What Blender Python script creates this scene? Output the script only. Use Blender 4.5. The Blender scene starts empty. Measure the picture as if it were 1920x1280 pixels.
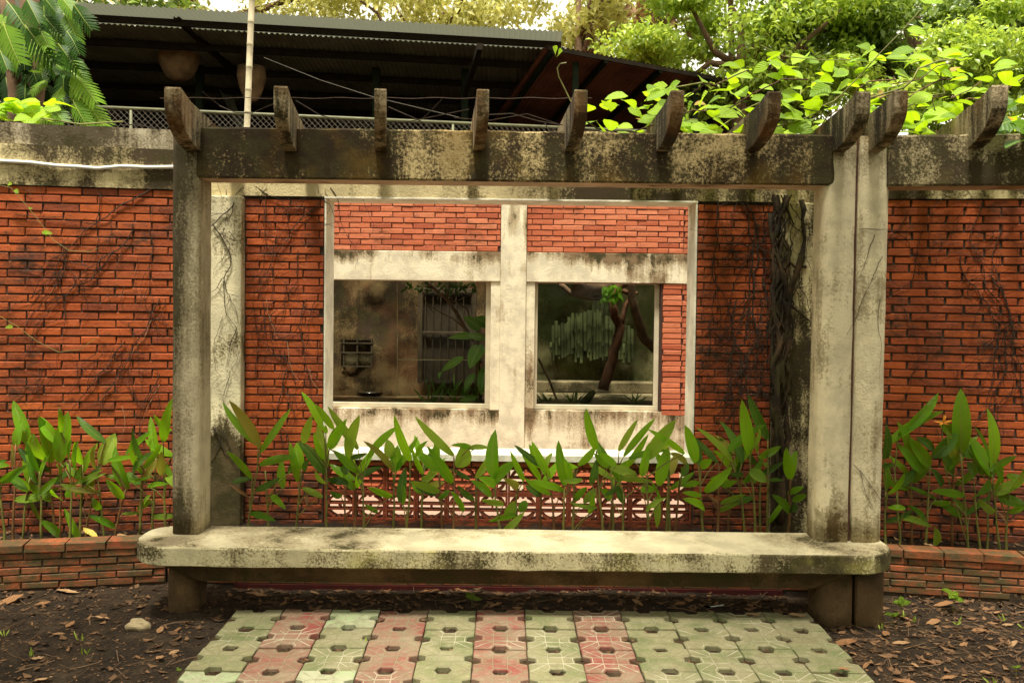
import bpy, bmesh, math, random
import numpy as np
from mathutils import Vector, Matrix
R = math.radians
random.seed(7); rng = np.random.default_rng(7)
S = bpy.context.scene
COL = S.collection

# ------------------------------------------------------------------ camera
F, ROLL, PITCH, SHY, CZ = 1650.0, R(.7), R(1.6), -34.0, 1.78
_f = Vector((0, math.cos(PITCH), -math.sin(PITCH)))
_r0 = Vector((1, 0, 0)); _u0 = Vector((0, math.sin(PITCH), math.cos(PITCH)))
_r = _r0*math.cos(ROLL) + _u0*math.sin(ROLL)
_u = -_r0*math.sin(ROLL) + _u0*math.cos(ROLL)
cd = bpy.data.cameras.new('camera'); cam = bpy.data.objects.new('camera', cd); COL.objects.link(cam)
M = Matrix((_r, _u, -_f)).transposed().to_4x4(); M.translation = (0, 0, CZ)
cam.matrix_world = M
cd.sensor_width = 36; cd.lens = F*36/1920; cd.shift_y = SHY/1920
cd.clip_start = .05; cd.clip_end = 600
S.camera = cam

# ------------------------------------------------------------------ sky, sun, exposure
SUN_EL, SUN_AZ = 74, -165       # azimuth measured from +Y clockwise
w = bpy.data.worlds.new('World'); S.world = w; w.use_nodes = True
nt = w.node_tree; nt.nodes.clear()
sky = nt.nodes.new('ShaderNodeTexSky'); sky.sky_type = 'NISHITA'; sky.sun_disc = False
sky.sun_elevation = R(SUN_EL); sky.sun_rotation = R(SUN_AZ)
mx = nt.nodes.new('ShaderNodeMix'); mx.data_type = 'RGBA'
mx.inputs[0].default_value = .8                      # thick bright overcast over the blue
mx.inputs[7].default_value = (11.0, 10.2, 7.9, 1)
bg = nt.nodes.new('ShaderNodeBackground'); bg.inputs[1].default_value = .085
wo = nt.nodes.new('ShaderNodeOutputWorld')
nt.links.new(sky.outputs[0], mx.inputs[6]); nt.links.new(mx.outputs[2], bg.inputs[0]); nt.links.new(bg.outputs[0], wo.inputs[0])
sl = bpy.data.lights.new('sun', 'SUN'); sl.energy = 4.5; sl.angle = R(11); sl.color = (1, .94, .80)
sun = bpy.data.objects.new('sun', sl); COL.objects.link(sun)
d = Vector((math.sin(R(SUN_AZ))*math.cos(R(SUN_EL)), math.cos(R(SUN_AZ))*math.cos(R(SUN_EL)), math.sin(R(SUN_EL))))
sun.rotation_euler = d.to_track_quat('Z', 'Y').to_euler()
sun.location = d*40
S.view_settings.view_transform = 'Standard'; S.view_settings.look = 'None'
S.view_settings.gamma = 1; S.view_settings.use_curve_mapping = False
S.view_settings.exposure = 1.0
S.cycles.max_bounces = 8; S.cycles.transparent_max_bounces = 12; S.cycles.transmission_bounces = 6
S.cycles.caustics_reflective = False; S.cycles.caustics_refractive = False

# ------------------------------------------------------------------ helpers
def at(u, v, Y):
    a = (u-960)/F; b = -(v-640)/F + SHY/F
    dd = _r*a + _u*b + _f
    k = Y/dd.y
    return Vector((dd.x*k, Y, CZ+dd.z*k))
def atz(u, v, z):
    p = at(u, v, 1.0)
    return at(u, v, (z-CZ)/(p.z-CZ))
def ru(a, b): return random.uniform(a, b)
def rv(s=1): return Vector((ru(-s, s), ru(-s, s), ru(-s, s)))

def empty(name, loc, label, cat, group=None):
    o = bpy.data.objects.new(name, None); COL.objects.link(o)
    o.location = loc; o.empty_display_size = .1
    o['label'] = label; o['category'] = cat
    if group: o['group'] = group
    return o
def tag(o, label=None, cat=None, group=None, kind=None):
    for k, v in (('label', label), ('category', cat), ('group', group), ('kind', kind)):
        if v: o[k] = v
    return o
def wloc(o):
    p = Vector(o.location)
    while o.parent: o = o.parent; p += Vector(o.location)
    return p
def link(name, me, loc, parent=None, rot=None, scale=None):
    o = bpy.data.objects.new(name, me); COL.objects.link(o)
    if parent is not None:
        o.parent = parent; o.location = Vector(loc)-wloc(parent)
    else: o.location = loc
    if rot is not None: o.rotation_euler = rot
    if scale is not None: o.scale = scale
    return o

class MB:
    def __init__(s): s.v = []; s.f = []; s.m = []; s.uv = []
    def add(s, vs, fs, mi=0):
        n = len(s.v); s.v += [tuple(x) for x in vs]
        s.f += [tuple(i+n for i in f) for f in fs]; s.m += [mi]*len(fs)
    def box(s, a, b, mi=0, rz=0, piv=None):
        x0, y0, z0 = a; x1, y1, z1 = b
        vs = [Vector(p) for p in ((x0,y0,z0),(x1,y0,z0),(x1,y1,z0),(x0,y1,z0),(x0,y0,z1),(x1,y0,z1),(x1,y1,z1),(x0,y1,z1))]
        if rz:
            c = Vector(piv) if piv else (Vector(a)+Vector(b))/2; m = Matrix.Rotation(rz, 3, 'Z')
            vs = [m@(p-c)+c for p in vs]
        s.add(vs, [(0,3,2,1),(4,5,6,7),(0,1,5,4),(1,2,6,5),(2,3,7,6),(3,0,4,7)], mi)
    def bar(s, p0, p1, w_, h_, mi=0):
        p0 = Vector(p0); p1 = Vector(p1); ax = (p1-p0).normalized()
        side = ax.cross(Vector((0,0,1)))
        if side.length < 1e-3: side = Vector((1,0,0))
        side.normalize(); up = side.cross(ax)
        vs = [p + side*w_/2*a + up*h_/2*b for p in (p0, p1) for a, b in ((-1,-1),(1,-1),(1,1),(-1,1))]
        s.add(vs, [(3,2,1,0),(4,5,6,7),(0,1,5,4),(1,2,6,5),(2,3,7,6),(3,0,4,7)], mi)
    def tube(s, pts, rad, n=6, mi=0, cap=True):
        pts = [Vector(p) for p in pts]; k = len(pts)
        if not hasattr(rad, '__len__'): rad = [rad]*k
        vs = []; prev = None
        for i, p in enumerate(pts):
            t = (pts[min(i+1, k-1)]-pts[max(i-1, 0)])
            t = t.normalized() if t.length > 1e-9 else Vector((0,0,1))
            if prev is None:
                a = t.orthogonal().normalized()
            else:
                a = prev - t*prev.dot(t)
                a = a.normalized() if a.length > 1e-6 else t.orthogonal().normalized()
            prev = a; b = t.cross(a)
            for j in range(n):
                q = 2*math.pi*j/n
                vs.append(p+(a*math.cos(q)+b*math.sin(q))*rad[i])
        fs = [(i*n+j, i*n+(j+1)%n, (i+1)*n+(j+1)%n, (i+1)*n+j) for i in range(k-1) for j in range(n)]
        if cap: fs += [tuple(range(n))[::-1], tuple(range((k-1)*n, k*n))]
        s.add(vs, fs, mi)
    def prism(s, poly, axis0, axis1, origin, normal, t, mi=0):
        o = Vector(origin); a0 = Vector(axis0); a1 = Vector(axis1); nn = Vector(normal)
        k = len(poly)
        vs = [o+a0*x+a1*y for x, y in poly] + [o+a0*x+a1*y+nn*t for x, y in poly]
        s.add(vs, [tuple(range(k))[::-1], tuple(range(k, 2*k))]+[(i, (i+1)%k, k+(i+1)%k, k+i) for i in range(k)], mi)
    def mesh(s, name, mats, smooth=False, center=None):
        me = bpy.data.meshes.new(name)
        vs = np.array(s.v, float)
        c = Vector((vs.min(0)+vs.max(0))/2) if center is None else Vector(center)
        me.from_pydata([tuple(Vector(v)-c) for v in s.v], [], s.f)
        for m in (mats if isinstance(mats, (list, tuple)) else [mats]): me.materials.append(m)
        if any(s.m): me.polygons.foreach_set('material_index', s.m)
        if smooth: me.polygons.foreach_set('use_smooth', [True]*len(me.polygons))
        if s.uv:
            l = me.uv_layers.new(name='UVMap')
            l.data.foreach_set('uv', [x for f in s.f for i in f for x in s.uv[i]])
        me.update()
        return me, c
    def build(s, name, mats, parent=None, smooth=False, bevel=0, seg=2):
        me, c = s.mesh(name, mats, smooth)
        if bevel:
            bm = bmesh.new(); bm.from_mesh(me)
            bmesh.ops.remove_doubles(bm, verts=bm.verts, dist=1e-5)
            es = [e for e in bm.edges if e.is_manifold and e.calc_face_angle(0) > .5]
            bmesh.ops.bevel(bm, geom=es, offset=bevel, segments=seg, profile=.5, affect='EDGES', clamp_overlap=True)
            bm.to_mesh(me); bm.free()
        return link(name, me, c, parent)

# ------------------------------------------------------------------ materials
class NT:
    def __init__(s, name):
        s.m = bpy.data.materials.new(name); s.m.use_nodes = True
        s.t = s.m.node_tree; s.t.nodes.clear()
        s.out = s.t.nodes.new('ShaderNodeOutputMaterial')
    def n(s, ty, **k):
        o = s.t.nodes.new(ty)
        for a, b in k.items(): setattr(o, a, b)
        return o
    def l(s, a, b): s.t.links.new(a, b)
    def pos(s): return s.n('ShaderNodeNewGeometry').outputs['Position']
    def noise(s, vec, scale, detail=4, rough=.55, sc=None, dist=0, off=None):
        if sc or off:
            mp = s.n('ShaderNodeMapping'); mp.inputs['Scale'].default_value = sc or (1,1,1)
            if off: mp.inputs['Location'].default_value = off
            s.l(vec, mp.inputs[0]); vec = mp.outputs[0]
        o = s.n('ShaderNodeTexNoise'); o.inputs['Scale'].default_value = scale
        o.inputs['Detail'].default_value = detail; o.inputs['Roughness'].default_value = rough
        o.inputs['Distortion'].default_value = dist
        s.l(vec, o.inputs['Vector']); return o.outputs['Fac']
    def ramp(s, fac, stops):
        o = s.n('ShaderNodeValToRGB'); e = o.color_ramp.elements
        while len(e) > 1: e.remove(e[-1])
        e[0].position = stops[0][0]; e[0].color = (*c3(stops[0][1]), 1)
        for p, c in stops[1:]:
            x = e.new(p); x.color = (*c3(c), 1)
        s.l(fac, o.inputs[0]); return o.outputs[0]
    def step(s, fac, a, b):
        o = s.n('ShaderNodeMapRange'); o.inputs[1].default_value = a; o.inputs[2].default_value = b
        o.interpolation_type = 'SMOOTHSTEP'
        s.l(fac, o.inputs[0]); return o.outputs[0]
    def math(s, op, a, b=None):
        o = s.n('ShaderNodeMath', operation=op); o.use_clamp = False
        for i, x in enumerate((a, b)):
            if x is None: continue
            if isinstance(x, (int, float)): o.inputs[i].default_value = x
            else: s.l(x, o.inputs[i])
        return o.outputs[0]
    def mix(s, fac, a, b, blend='MIX'):
        o = s.n('ShaderNodeMix', data_type='RGBA', blend_type=blend)
        for i, x in ((0, fac), (6, a), (7, b)):
            if isinstance(x, (int, float)): o.inputs[i].default_value = x
            elif isinstance(x, tuple): o.inputs[i].default_value = (*x, 1) if len(x) == 3 else x
            else: s.l(x, o.inputs[i])
        return o.outputs[2]
    def bsdf(s, col, rough=.8, bump=None, bd=.01, spec=.5, metal=0):
        o = s.n('ShaderNodeBsdfPrincipled')
        if isinstance(col, tuple): o.inputs['Base Color'].default_value = (*col, 1)
        else: s.l(col, o.inputs['Base Color'])
        if isinstance(rough, (int, float)): o.inputs['Roughness'].default_value = rough
        else: s.l(rough, o.inputs['Roughness'])
        o.inputs['Specular IOR Level'].default_value = spec; o.inputs['Metallic'].default_value = metal
        if bump is not None:
            b = s.n('ShaderNodeBump'); b.inputs['Distance'].default_value = bd; b.inputs['Strength'].default_value = 1
            s.l(bump, b.inputs['Height']); s.l(b.outputs[0], o.inputs['Normal'])
        return o
    def done(s, sh): s.l(sh.outputs[0] if hasattr(sh, 'outputs') else sh, s.out.inputs[0]); return s.m
def c3(c): return (c, c, c) if isinstance(c, (int, float)) else c

def m_plain(name, col, rough=.7, var=.25, scale=12, metal=0, spec=.4):
    k = NT(name); p = k.pos(); n = k.noise(p, scale, 5)
    a = tuple(x*(1-var) for x in col); b = tuple(x*(1+var) for x in col)
    return k.done(k.bsdf(k.ramp(n, [(.3, a), (.7, b)]), rough, n, .003, spec, metal))

def m_brick(name, cols, dirt=(.035,.018,.008), d0=.54, d1=.74, moss_shade=None):
    k = NT(name); p = k.pos()
    oi = k.n('ShaderNodeObjectInfo')
    base = k.ramp(oi.outputs['Random'], [(i/(len(cols)-1), c) for i, c in enumerate(cols)])
    n1 = k.noise(p, 55, 5, .65); n2 = k.noise(p, 1.7, 5, .6); n3 = k.noise(p, 9, 6, .7, sc=(1, 1, 2.2))
    c = k.mix(k.step(n1, .3, .75), base, k.mix(.35, base, (.48, .11, .035)))
    c = k.mix(k.math('MULTIPLY', k.step(n2, d0-.1, d1), k.step(n3, .38, .62)), c, dirt)
    c = k.mix(k.math('MULTIPLY', k.step(n3, .55, .72), .6), c, dirt)
    if moss_shade:  # low tone: moss on the planter, painted shade on the front wall
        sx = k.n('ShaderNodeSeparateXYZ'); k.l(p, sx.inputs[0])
        g = k.math('MULTIPLY', k.step(k.math('ADD', sx.outputs[2], k.math('MULTIPLY', n2, -.5)), moss_shade[1], moss_shade[0]), k.step(n3, .3, .65))
        c = k.mix(g, c, moss_shade[2])
    effl = k.math('MULTIPLY', k.step(k.noise(p, 2.6, 4, .6, off=(8, 3, 1)), .56, .74), k.step(k.noise(p, 30, 4, .7), .45, .65))
    c = k.mix(k.math('MULTIPLY', effl, .30), c, (.50, .24, .14))
    pale = k.step(k.noise(p, 120, 2), .68, .74)
    c = k.mix(k.math('MULTIPLY', pale, .35), c, (.5, .33, .2))
    h = k.math('ADD', k.math('MULTIPLY', n1, .6), n3)
    return k.done(k.bsdf(c, .72, h, .004, .35))

def m_concrete(name, light, dark, lo=.42, hi=.6, streak=.5, scale=3.0, ochre=None, zdark=None, xgrad=None, fine=.5, spec=.3, mossc=(.045,.036,.010), pits=.4, zstain=(), drips=None):
    """weathered render: pale cement showing through dark growth, fine speckle, run-off streaks"""
    k = NT(name); p = k.pos()
    sx = k.n('ShaderNodeSeparateXYZ'); k.l(p, sx.inputs[0])
    big = k.noise(p, scale, 9, .58, dist=.25)
    low = k.noise(p, scale*.38, 3, .5, off=(5.3, 2.2, 7.1))
    st = k.noise(p, 11, 6, .62, sc=(1, 1, .09), dist=.2)
    fi = k.noise(p, 70, 6, .78)
    f = k.math('ADD', k.math('MULTIPLY', big, .62-streak*.3), k.math('ADD', k.math('MULTIPLY', low, .38-streak*.1), k.math('MULTIPLY', st, streak*.4)))
    f = k.math('ADD', k.math('MULTIPLY', k.math('SUBTRACT', f, .5), 2.5), .5)
    f = k.math('ADD', f, k.math('MULTIPLY', k.math('SUBTRACT', fi, .5), fine))
    if xgrad:   # (x0, x1, amount) older growth on one side
        f = k.math('ADD', f, k.math('MULTIPLY', k.step(sx.outputs[0], xgrad[0], xgrad[1]), xgrad[2]))
    zz = k.math('ADD', sx.outputs[2], k.math('MULTIPLY', k.math('SUBTRACT', k.math('ADD', k.math('MULTIPLY', big, .5), k.math('MULTIPLY', st, .5)), .5), .9))
    if zdark:   # (z_full, z_none, amount) growth climbing from the wet base
        f = k.math('SUBTRACT', f, k.math('MULTIPLY', k.step(zz, zdark[1], zdark[0]), zdark[2]))
    z3 = k.math('ADD', sx.outputs[2], k.math('MULTIPLY', k.math('SUBTRACT', big, .5), .45))
    for z_full, z_none, amt in zstain:      # run-off under ledges and copings
        lim = z_full+(.035 if z_full > z_none else -.035)
        g = k.math('MULTIPLY', k.step(z3, z_none, z_full), k.step(sx.outputs[2], lim, z_full))
        f = k.math('SUBTRACT', f, k.math('MULTIPLY', g, amt))
    if drips:
        for i_, x_ in enumerate(drips[0]):
            dd_ = k.math('ABSOLUTE', k.math('ADD', k.math('SUBTRACT', sx.outputs[0], x_), k.math('MULTIPLY', k.math('SUBTRACT', st, .5), .12)))
            f = k.math('SUBTRACT', f, k.math('MULTIPLY', k.step(dd_, drips[1]*(1.6 if i_ % 2 else 1.1), drips[1]*.3), drips[2]*(.7 if i_ % 3 else 1.2)))
    l2 = tuple(x*.74 for x in light); md = tuple((x*.42+y*.58)*w_ for x, y, w_ in zip(light, dark, (.95, .93, .86)))
    lc = k.mix(k.step(k.noise(p, 5, 6, .65), .38, .62), l2, light)
    dc = k.mix(k.step(k.noise(p, 8, 5, .6), .42, .62), dark, mossc)
    m_ = (lo+hi)/2; w2 = hi-lo
    c = k.mix(k.step(f, lo, m_), dc, md)
    c = k.mix(k.step(f, m_, hi), c, lc)
    if ochre:
        o = k.step(k.noise(p, 2.1, 6, .62, off=(3.1, 1.7, .4)), ochre[1]-.06, ochre[1]+.14)
        c = k.mix(k.math('MULTIPLY', o, ochre[2]), c, ochre[0])
    pit = k.step(k.noise(p, 110, 3), .66, .74)
    c = k.mix(k.math('MULTIPLY', pit, pits), c, tuple(x*.4 for x in light))
    h = k.math('ADD', k.math('MULTIPLY', fi, .7), k.math('MULTIPLY', big, .7))
    return k.done(k.bsdf(c, .9, h, .01, spec))

def m_leaf(name, c0, c1, trans=.35, tcol=None, rough=.38, rib=True, veins=30, island=False, ribcol=(.28,.38,.07), spec=.5):
    k = NT(name)
    if island: r = k.n('ShaderNodeNewGeometry').outputs['Random Per Island']
    else: r = k.n('ShaderNodeObjectInfo').outputs['Random']
    p = k.pos(); n = k.noise(p, 9, 3)
    f = k.math('ADD', k.math('MULTIPLY', r, .75), k.math('MULTIPLY', n, .35))
    c = k.ramp(f, [(.1, c0), (.9, c1)])
    bump = None
    if rib:
        uv = k.n('ShaderNodeUVMap'); s2 = k.n('ShaderNodeSeparateXYZ'); k.l(uv.outputs[0], s2.inputs[0])
        a = k.math('ABSOLUTE', k.math('SUBTRACT', s2.outputs[0], .5))
        vv = k.math('SINE', k.math('MULTIPLY', k.math('SUBTRACT', s2.outputs[1], k.math('MULTIPLY', a, .55)), veins*6.283))
        c = k.mix(k.math('MULTIPLY', k.step(vv, .2, 1), .30), c, ribcol)
        tipn = k.math('ADD', s2.outputs[1], k.math('MULTIPLY', k.math('SUBTRACT', k.noise(p, 14, 4), .5), .5))
        c = k.mix(k.math('MULTIPLY', k.step(tipn, .98, 1.08), .8), c, (.20, .10, .03))
        c = k.mix(k.math('MULTIPLY', k.step(k.noise(p, 45, 3), .66, .72), .35), c, (.22, .13, .03))
        c = k.mix(k.math('MULTIPLY', k.step(a, .045, .015), .75), c, ribcol)
        bump = vv
    b = k.bsdf(c, rough, bump, .0012, spec)
    t = k.n('ShaderNodeBsdfTranslucent')
    if tcol: t_c = k.mix(.6, c, tcol)
    else: t_c = c
    k.l(t_c, t.inputs[0])
    ms = k.n('ShaderNodeMixShader'); ms.inputs[0].default_value = trans
    k.l(b.outputs[0], ms.inputs[1]); k.l(t.outputs[0], ms.inputs[2])
    return k.done(ms)

def m_soil(name, a, b, c):
    k = NT(name); p = k.pos(); n = k.noise(p, 5, 8, .7); n2 = k.noise(p, 60, 6, .8); n3 = k.noise(p, 1.2, 4)
    col = k.ramp(k.math('ADD', k.math('MULTIPLY', n, .55), k.math('MULTIPLY', n2, .45)), [(.36, a), (.5, b), (.66, c)])
    col = k.mix(k.step(n3, .5, .7), col, k.mix(.5, col, (.09, .055, .028)))
    h = k.math('ADD', n2, k.math('MULTIPLY', n, 1.5))
    return k.done(k.bsdf(col, .95, h, .03, .2))

BR_COLS = [(.27,.046,.007), (.35,.066,.009), (.17,.032,.008), (.31,.055,.008), (.43,.086,.012), (.21,.040,.008), (.38,.073,.010), (.30,.064,.012)]
MAT = {}
MAT['brick'] = m_brick('front_brick', BR_COLS, moss_shade=(.20, .62, (.040,.016,.008)))  # low bricks darkened by height, painting in the shade behind the plants
MAT['brick_shade'] = MAT['brick']
MAT['brick_pl'] = m_brick('planter_brick', [(.27,.065,.022),(.34,.09,.03),(.2,.06,.022),(.30,.07,.03),(.17,.065,.028)], d0=.5, d1=.75, moss_shade=(.1,.32,(.075,.06,.022)))
MAT['brick_back'] = m_brick('back_brick', [(.42,.10,.04),(.52,.16,.075),(.46,.125,.055),(.31,.065,.028),(.55,.19,.095),(.47,.13,.06)], d0=.6, d1=.8)
MAT['mortar'] = m_plain('dark_mortar', (.045,.028,.016), .95, .4, 30)
MAT['mortar_b'] = m_plain('back_mortar', (.05,.02,.012), .95, .4, 30)
RX = [at(u, 284, 4.96).x for u in (363, 544, 714, 897, 1070, 1242, 1410, 1572)]      # where the rafters drip on the beam
MAT['beam'] = m_concrete('beam_concrete', (.58,.45,.22), (.030,.018,.006), .54, .80, .65, 3.0, ochre=((.19,.105,.010), .53, .5), xgrad=(-1.4, 1.9, .05), fine=1.45, drips=(RX, .05, .16))
MAT['beam2'] = m_concrete('beam_concrete_pale', (.60,.51,.30), (.045,.030,.012), .40, .64, .5, 2.8, ochre=((.26,.20,.05), .56, .35), fine=.9)
MAT['soffit'] = m_concrete('soffit_paint', (.66,.48,.34), (.3,.2,.12), .2, .45, .3, 4, fine=.2, pits=.1)
MAT['rafter'] = m_concrete('rafter_concrete', (.46,.37,.23), (.028,.018,.008), .40, .68, 1.3, 4, ochre=((.16,.07,.015), .5, .65), fine=.9)
MAT['colL'] = m_concrete('column_grey', (.50,.43,.28), (.065,.048,.024), .42, .80, .9, 1.9, zdark=(.3,1.1,.22), xgrad=(-1.90,-1.77,.26), fine=.8, pits=.3, zstain=((2.74,2.1,.22),))
MAT['colR'] = m_concrete('column_cream', (.70,.61,.40), (.085,.055,.018), .14, .42, .6, 2.0, zdark=(.42,.98,.26), fine=.6, mossc=(.095,.055,.006), pits=.4, zstain=((2.74,2.35,.2),))
MAT['bench'] = m_concrete('bench_concrete', (.54,.48,.29), (.085,.065,.03), .36, .60, .5, 3.5, ochre=((.42,.38,.09), .54, .5), fine=1.3)
MAT['bench_top'] = m_concrete('bench_top_concrete', (.58,.51,.33), (.20,.16,.095), .28, .60, .0, 2.6, fine=.9, pits=.2)
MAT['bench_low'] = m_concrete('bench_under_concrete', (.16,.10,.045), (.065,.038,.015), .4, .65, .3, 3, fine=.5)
MAT['band'] = m_concrete('wall_band_concrete', (.66,.55,.30), (.055,.036,.016), .40, .62, .45, 2.4, fine=.7, zstain=((2.74,2.6,.12),))
MAT['coping'] = m_concrete('coping_concrete', (.52,.45,.32), (.09,.068,.04), .36, .62, .7, 2.6, fine=.8)
MAT['pierL'] = m_concrete('pier_cream', (.76,.68,.45), (.085,.062,.026), .24, .44, .6, 2.3, zdark=(.3,.9,.24), fine=.8)
MAT['pierR'] = m_concrete('pier_stained', (.64,.54,.31), (.035,.022,.009), .45, .62, 1.0, 2.8, fine=.8)
MAT['cream'] = m_concrete('cream_paint', (.80,.72,.53), (.30,.21,.12), .20, .38, .6, 1.4, fine=.25, spec=.35, pits=.06)
MAT['cream2'] = m_concrete('cream_paint_stained', (.80,.72,.53), (.21,.14,.075), .25, .45, .6, 2.0, fine=.4, spec=.35, pits=.12, zstain=((2.235,2.03,.26),(.69,.40,.26)))
MAT['white'] = m_concrete('white_paint', (.86,.81,.66), (.42,.36,.24), .2, .36, .5, 2.5, fine=.12, pits=.05)
MAT['pipe'] = m_plain('white_pvc', (.74,.72,.66), .35, .06, 3)
MAT['terra'] = m_brick('terracotta', [(.13,.024,.009),(.17,.032,.011),(.105,.02,.008)], d0=.6, d1=.85)
MAT['red'] = m_plain('red_paint', (.06,.005,.003), .7, .4, 9)
MAT['rust'] = m_plain('joint_filler', (.075,.03,.018), .9, .4, 25)
MAT['soil'] = m_soil('soil', (.014,.009,.0055), (.046,.031,.019), (.125,.085,.05))
MAT['soil_p'] = m_soil('planter_soil', (.012,.007,.004), (.030,.018,.010), (.07,.042,.022))
MAT['court'] = m_plain('courtyard_paving', (.30,.19,.14), .9, .2, 3)
MAT['alu'] = m_plain('window_frame_paint', (.55,.49,.35), .5, .18, 6)
MAT['brown'] = m_plain('brown_wood', (.17,.075,.028), .6, .25, 8)
MAT['metal'] = m_plain('steel', (.62,.61,.58), .22, .1, 6, metal=1)
MAT['cave'] = m_concrete('cage_wall', (.26,.175,.08), (.04,.022,.010), .44, .66, .4, 3.4, ochre=((.14,.055,.02), .5, .6), fine=.9)
MAT['cave_g'] = m_concrete('cage_wall_mossy', (.27,.25,.12), (.085,.078,.032), .40, .62, .4, 2.4, ochre=((.075,.125,.025), .48, .5), fine=.9)
MAT['ledge'] = m_concrete('cage_ledge', (.26,.21,.12), (.05,.04,.02), .42, .62, .2, 3, fine=1.2)
MAT['gate_paint'] = m_plain('rusty_gate', (.075,.052,.028), .7, .4, 9)
MAT['gate_dark'] = m_plain('gate_backing', (.05,.035,.02), .9, .5, 4)
MAT['dark'] = m_plain('dark_timber', (.018,.013,.008), .9, .3, 6, spec=.1)
MAT['green_steel'] = m_plain('green_steel', (.012,.018,.008), .8, .25, 7, spec=.1)
MAT['rail'] = m_plain('pale_green_rail', (.13,.13,.07), .6, .3, 9)
MAT['wire'] = m_plain('rusty_wire', (.09,.055,.04), .7, .3, 30)
MAT['wire_g'] = m_plain('grey_wire', (.13,.11,.085), .6, .2, 30)
MAT['sheet'] = m_plain('zinc_sheet', (.60,.63,.54), .5, .2, 1.5)
MAT['fibre'] = m_leaf('grimy_fibreglass_sheet', (.15,.16,.12), (.24,.25,.19), .26, (.25,.26,.19), .6, rib=False, spec=.3)
MAT['sheet_d'] = m_plain('shaded_sheet', (.15,.15,.11), .6, .35, 1.5)
MAT['sheet_r'] = m_plain('rusty_sheet', (.20,.075,.045), .8, .5, 1.6)
MAT['bamboo'] = m_plain('weathered_bamboo', (.50,.43,.29), .6, .22, 14)
MAT['bamboo_g'] = m_plain('mossy_bamboo', (.05,.058,.022), .85, .6, 5, spec=.1)
MAT['bark'] = m_plain('bark', (.13,.075,.04), .9, .4, 14)
MAT['bark_red'] = m_plain('reddish_bark', (.12,.05,.022), .85, .4, 10)
MAT['vine_dark'] = m_plain('dry_vine_bark', (.030,.018,.010), .9, .4, 30)
MAT['vine_pale'] = m_plain('dry_tendril', (.30,.17,.09), .9, .3, 20)
MAT['sack'] = m_plain('clay_tan', (.19,.115,.055), .9, .45, 5)
MAT['stone'] = m_plain('pale_stone', (.33,.26,.15), .9, .3, 14)
MAT['stem'] = m_plain('plant_stem', (.15,.145,.028), .6, .35, 12)
MAT['stem_red'] = m_plain('plant_stem_reddish', (.17,.085,.026), .6, .35, 12)
MAT['leaf'] = m_leaf('plant_leaf', (.06,.27,.004), (.30,.64,.010), .44, (.50,.88,.008), .3)
MAT['leaf_dark'] = m_leaf('plant_leaf_dark', (.03,.11,.007), (.10,.26,.010), .28, (.2,.4,.03))
MAT['leaf_lime'] = m_leaf('plant_leaf_light', (.22,.42,.022), (.38,.58,.05), .42, (.55,.75,.04))
MAT['leaf_yellow'] = m_leaf('plant_leaf_yellowing', (.30,.32,.03), (.50,.42,.06), .4, (.6,.55,.05), .45)
MAT['leaf_dead'] = m_leaf('dead_leaf', (.30,.15,.05), (.46,.27,.10), .2, None, .7, veins=8, ribcol=(.2,.1,.04))
MAT['vine_leaf'] = m_leaf('vine_leaf', (.19,.38,.004), (.40,.62,.012), .5, (.58,.84,.006), .55, veins=7, ribcol=(.5,.62,.12))
MAT['vine_leaf_mid'] = m_leaf('vine_leaf_green', (.12,.26,.006), (.26,.44,.012), .45, (.45,.62,.01), .5, veins=7, spec=.4)
MAT['vine_leaf_dk'] = m_leaf('vine_leaf_dark', (.03,.09,.012), (.07,.17,.02), .35, (.2,.4,.03), .4, veins=7)
MAT['vine_young'] = m_leaf('vine_leaf_young', (.42,.22,.06), (.50,.36,.07), .5, (.6,.4,.05), .5, veins=7)
MAT['frond'] = m_leaf('climber_frond', (.035,.115,.008), (.18,.33,.025), .32, (.28,.45,.03), .45, rib=True, veins=0.01, ribcol=(.5,.56,.14), spec=.12)
MAT['frond_mid'] = m_leaf('climber_frond_mid', (.010,.042,.004), (.05,.12,.010), .25, (.1,.22,.015), .4, rib=True, veins=0.01, ribcol=(.35,.42,.1), spec=.1)
MAT['frond_shade'] = m_leaf('climber_frond_shaded', (.008,.026,.005), (.025,.06,.008), .2, None, .5, rib=True, veins=0.01, spec=.08)  # rear fronds coloured dark, painting in the shade between the leaves
MAT['dieff'] = m_leaf('variegated_leaf', (.09,.28,.02), (.18,.40,.04), .35, None, .4, veins=9, ribcol=(.5,.62,.25))
MAT['t_yel'] = m_leaf('tree_leaf_yellow', (.26,.27,.045), (.66,.62,.20), .42, (.72,.68,.18), .45, rib=False, island=True)
MAT['t_grn'] = m_leaf('tree_leaf_green', (.10,.20,.018), (.50,.62,.09), .44, (.62,.76,.07), .35, rib=False, island=True)
MAT['t_drk'] = m_leaf('tree_leaf_deep', (.04,.09,.012), (.24,.34,.045), .38, (.38,.52,.05), .38, rib=False, island=True)
MAT['t_brn'] = m_leaf('tree_leaf_dead', (.16,.08,.03), (.34,.19,.08), .25, None, .7, rib=False, island=True)
MAT['litter'] = m_leaf('litter_bits', (.02,.012,.007), (.20,.11,.055), .05, None, .85, rib=False, island=True, spec=.2)
MAT['fallen'] = m_leaf('fallen_leaf_brown', (.26,.12,.05), (.50,.31,.16), .1, None, .75, veins=6, ribcol=(.2,.09,.035), spec=.2)
MAT['fallen_y'] = m_leaf('fallen_leaf_yellow', (.5,.4,.07), (.62,.52,.12), .2, None, .6, veins=6, ribcol=(.4,.3,.05))
MAT['orange'] = m_plain('orange_bract', (.75,.27,.02), .5, .2, 20)
MAT['plastic'] = m_plain('white_plastic', (.75,.76,.72), .4, .03, 5)
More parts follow.
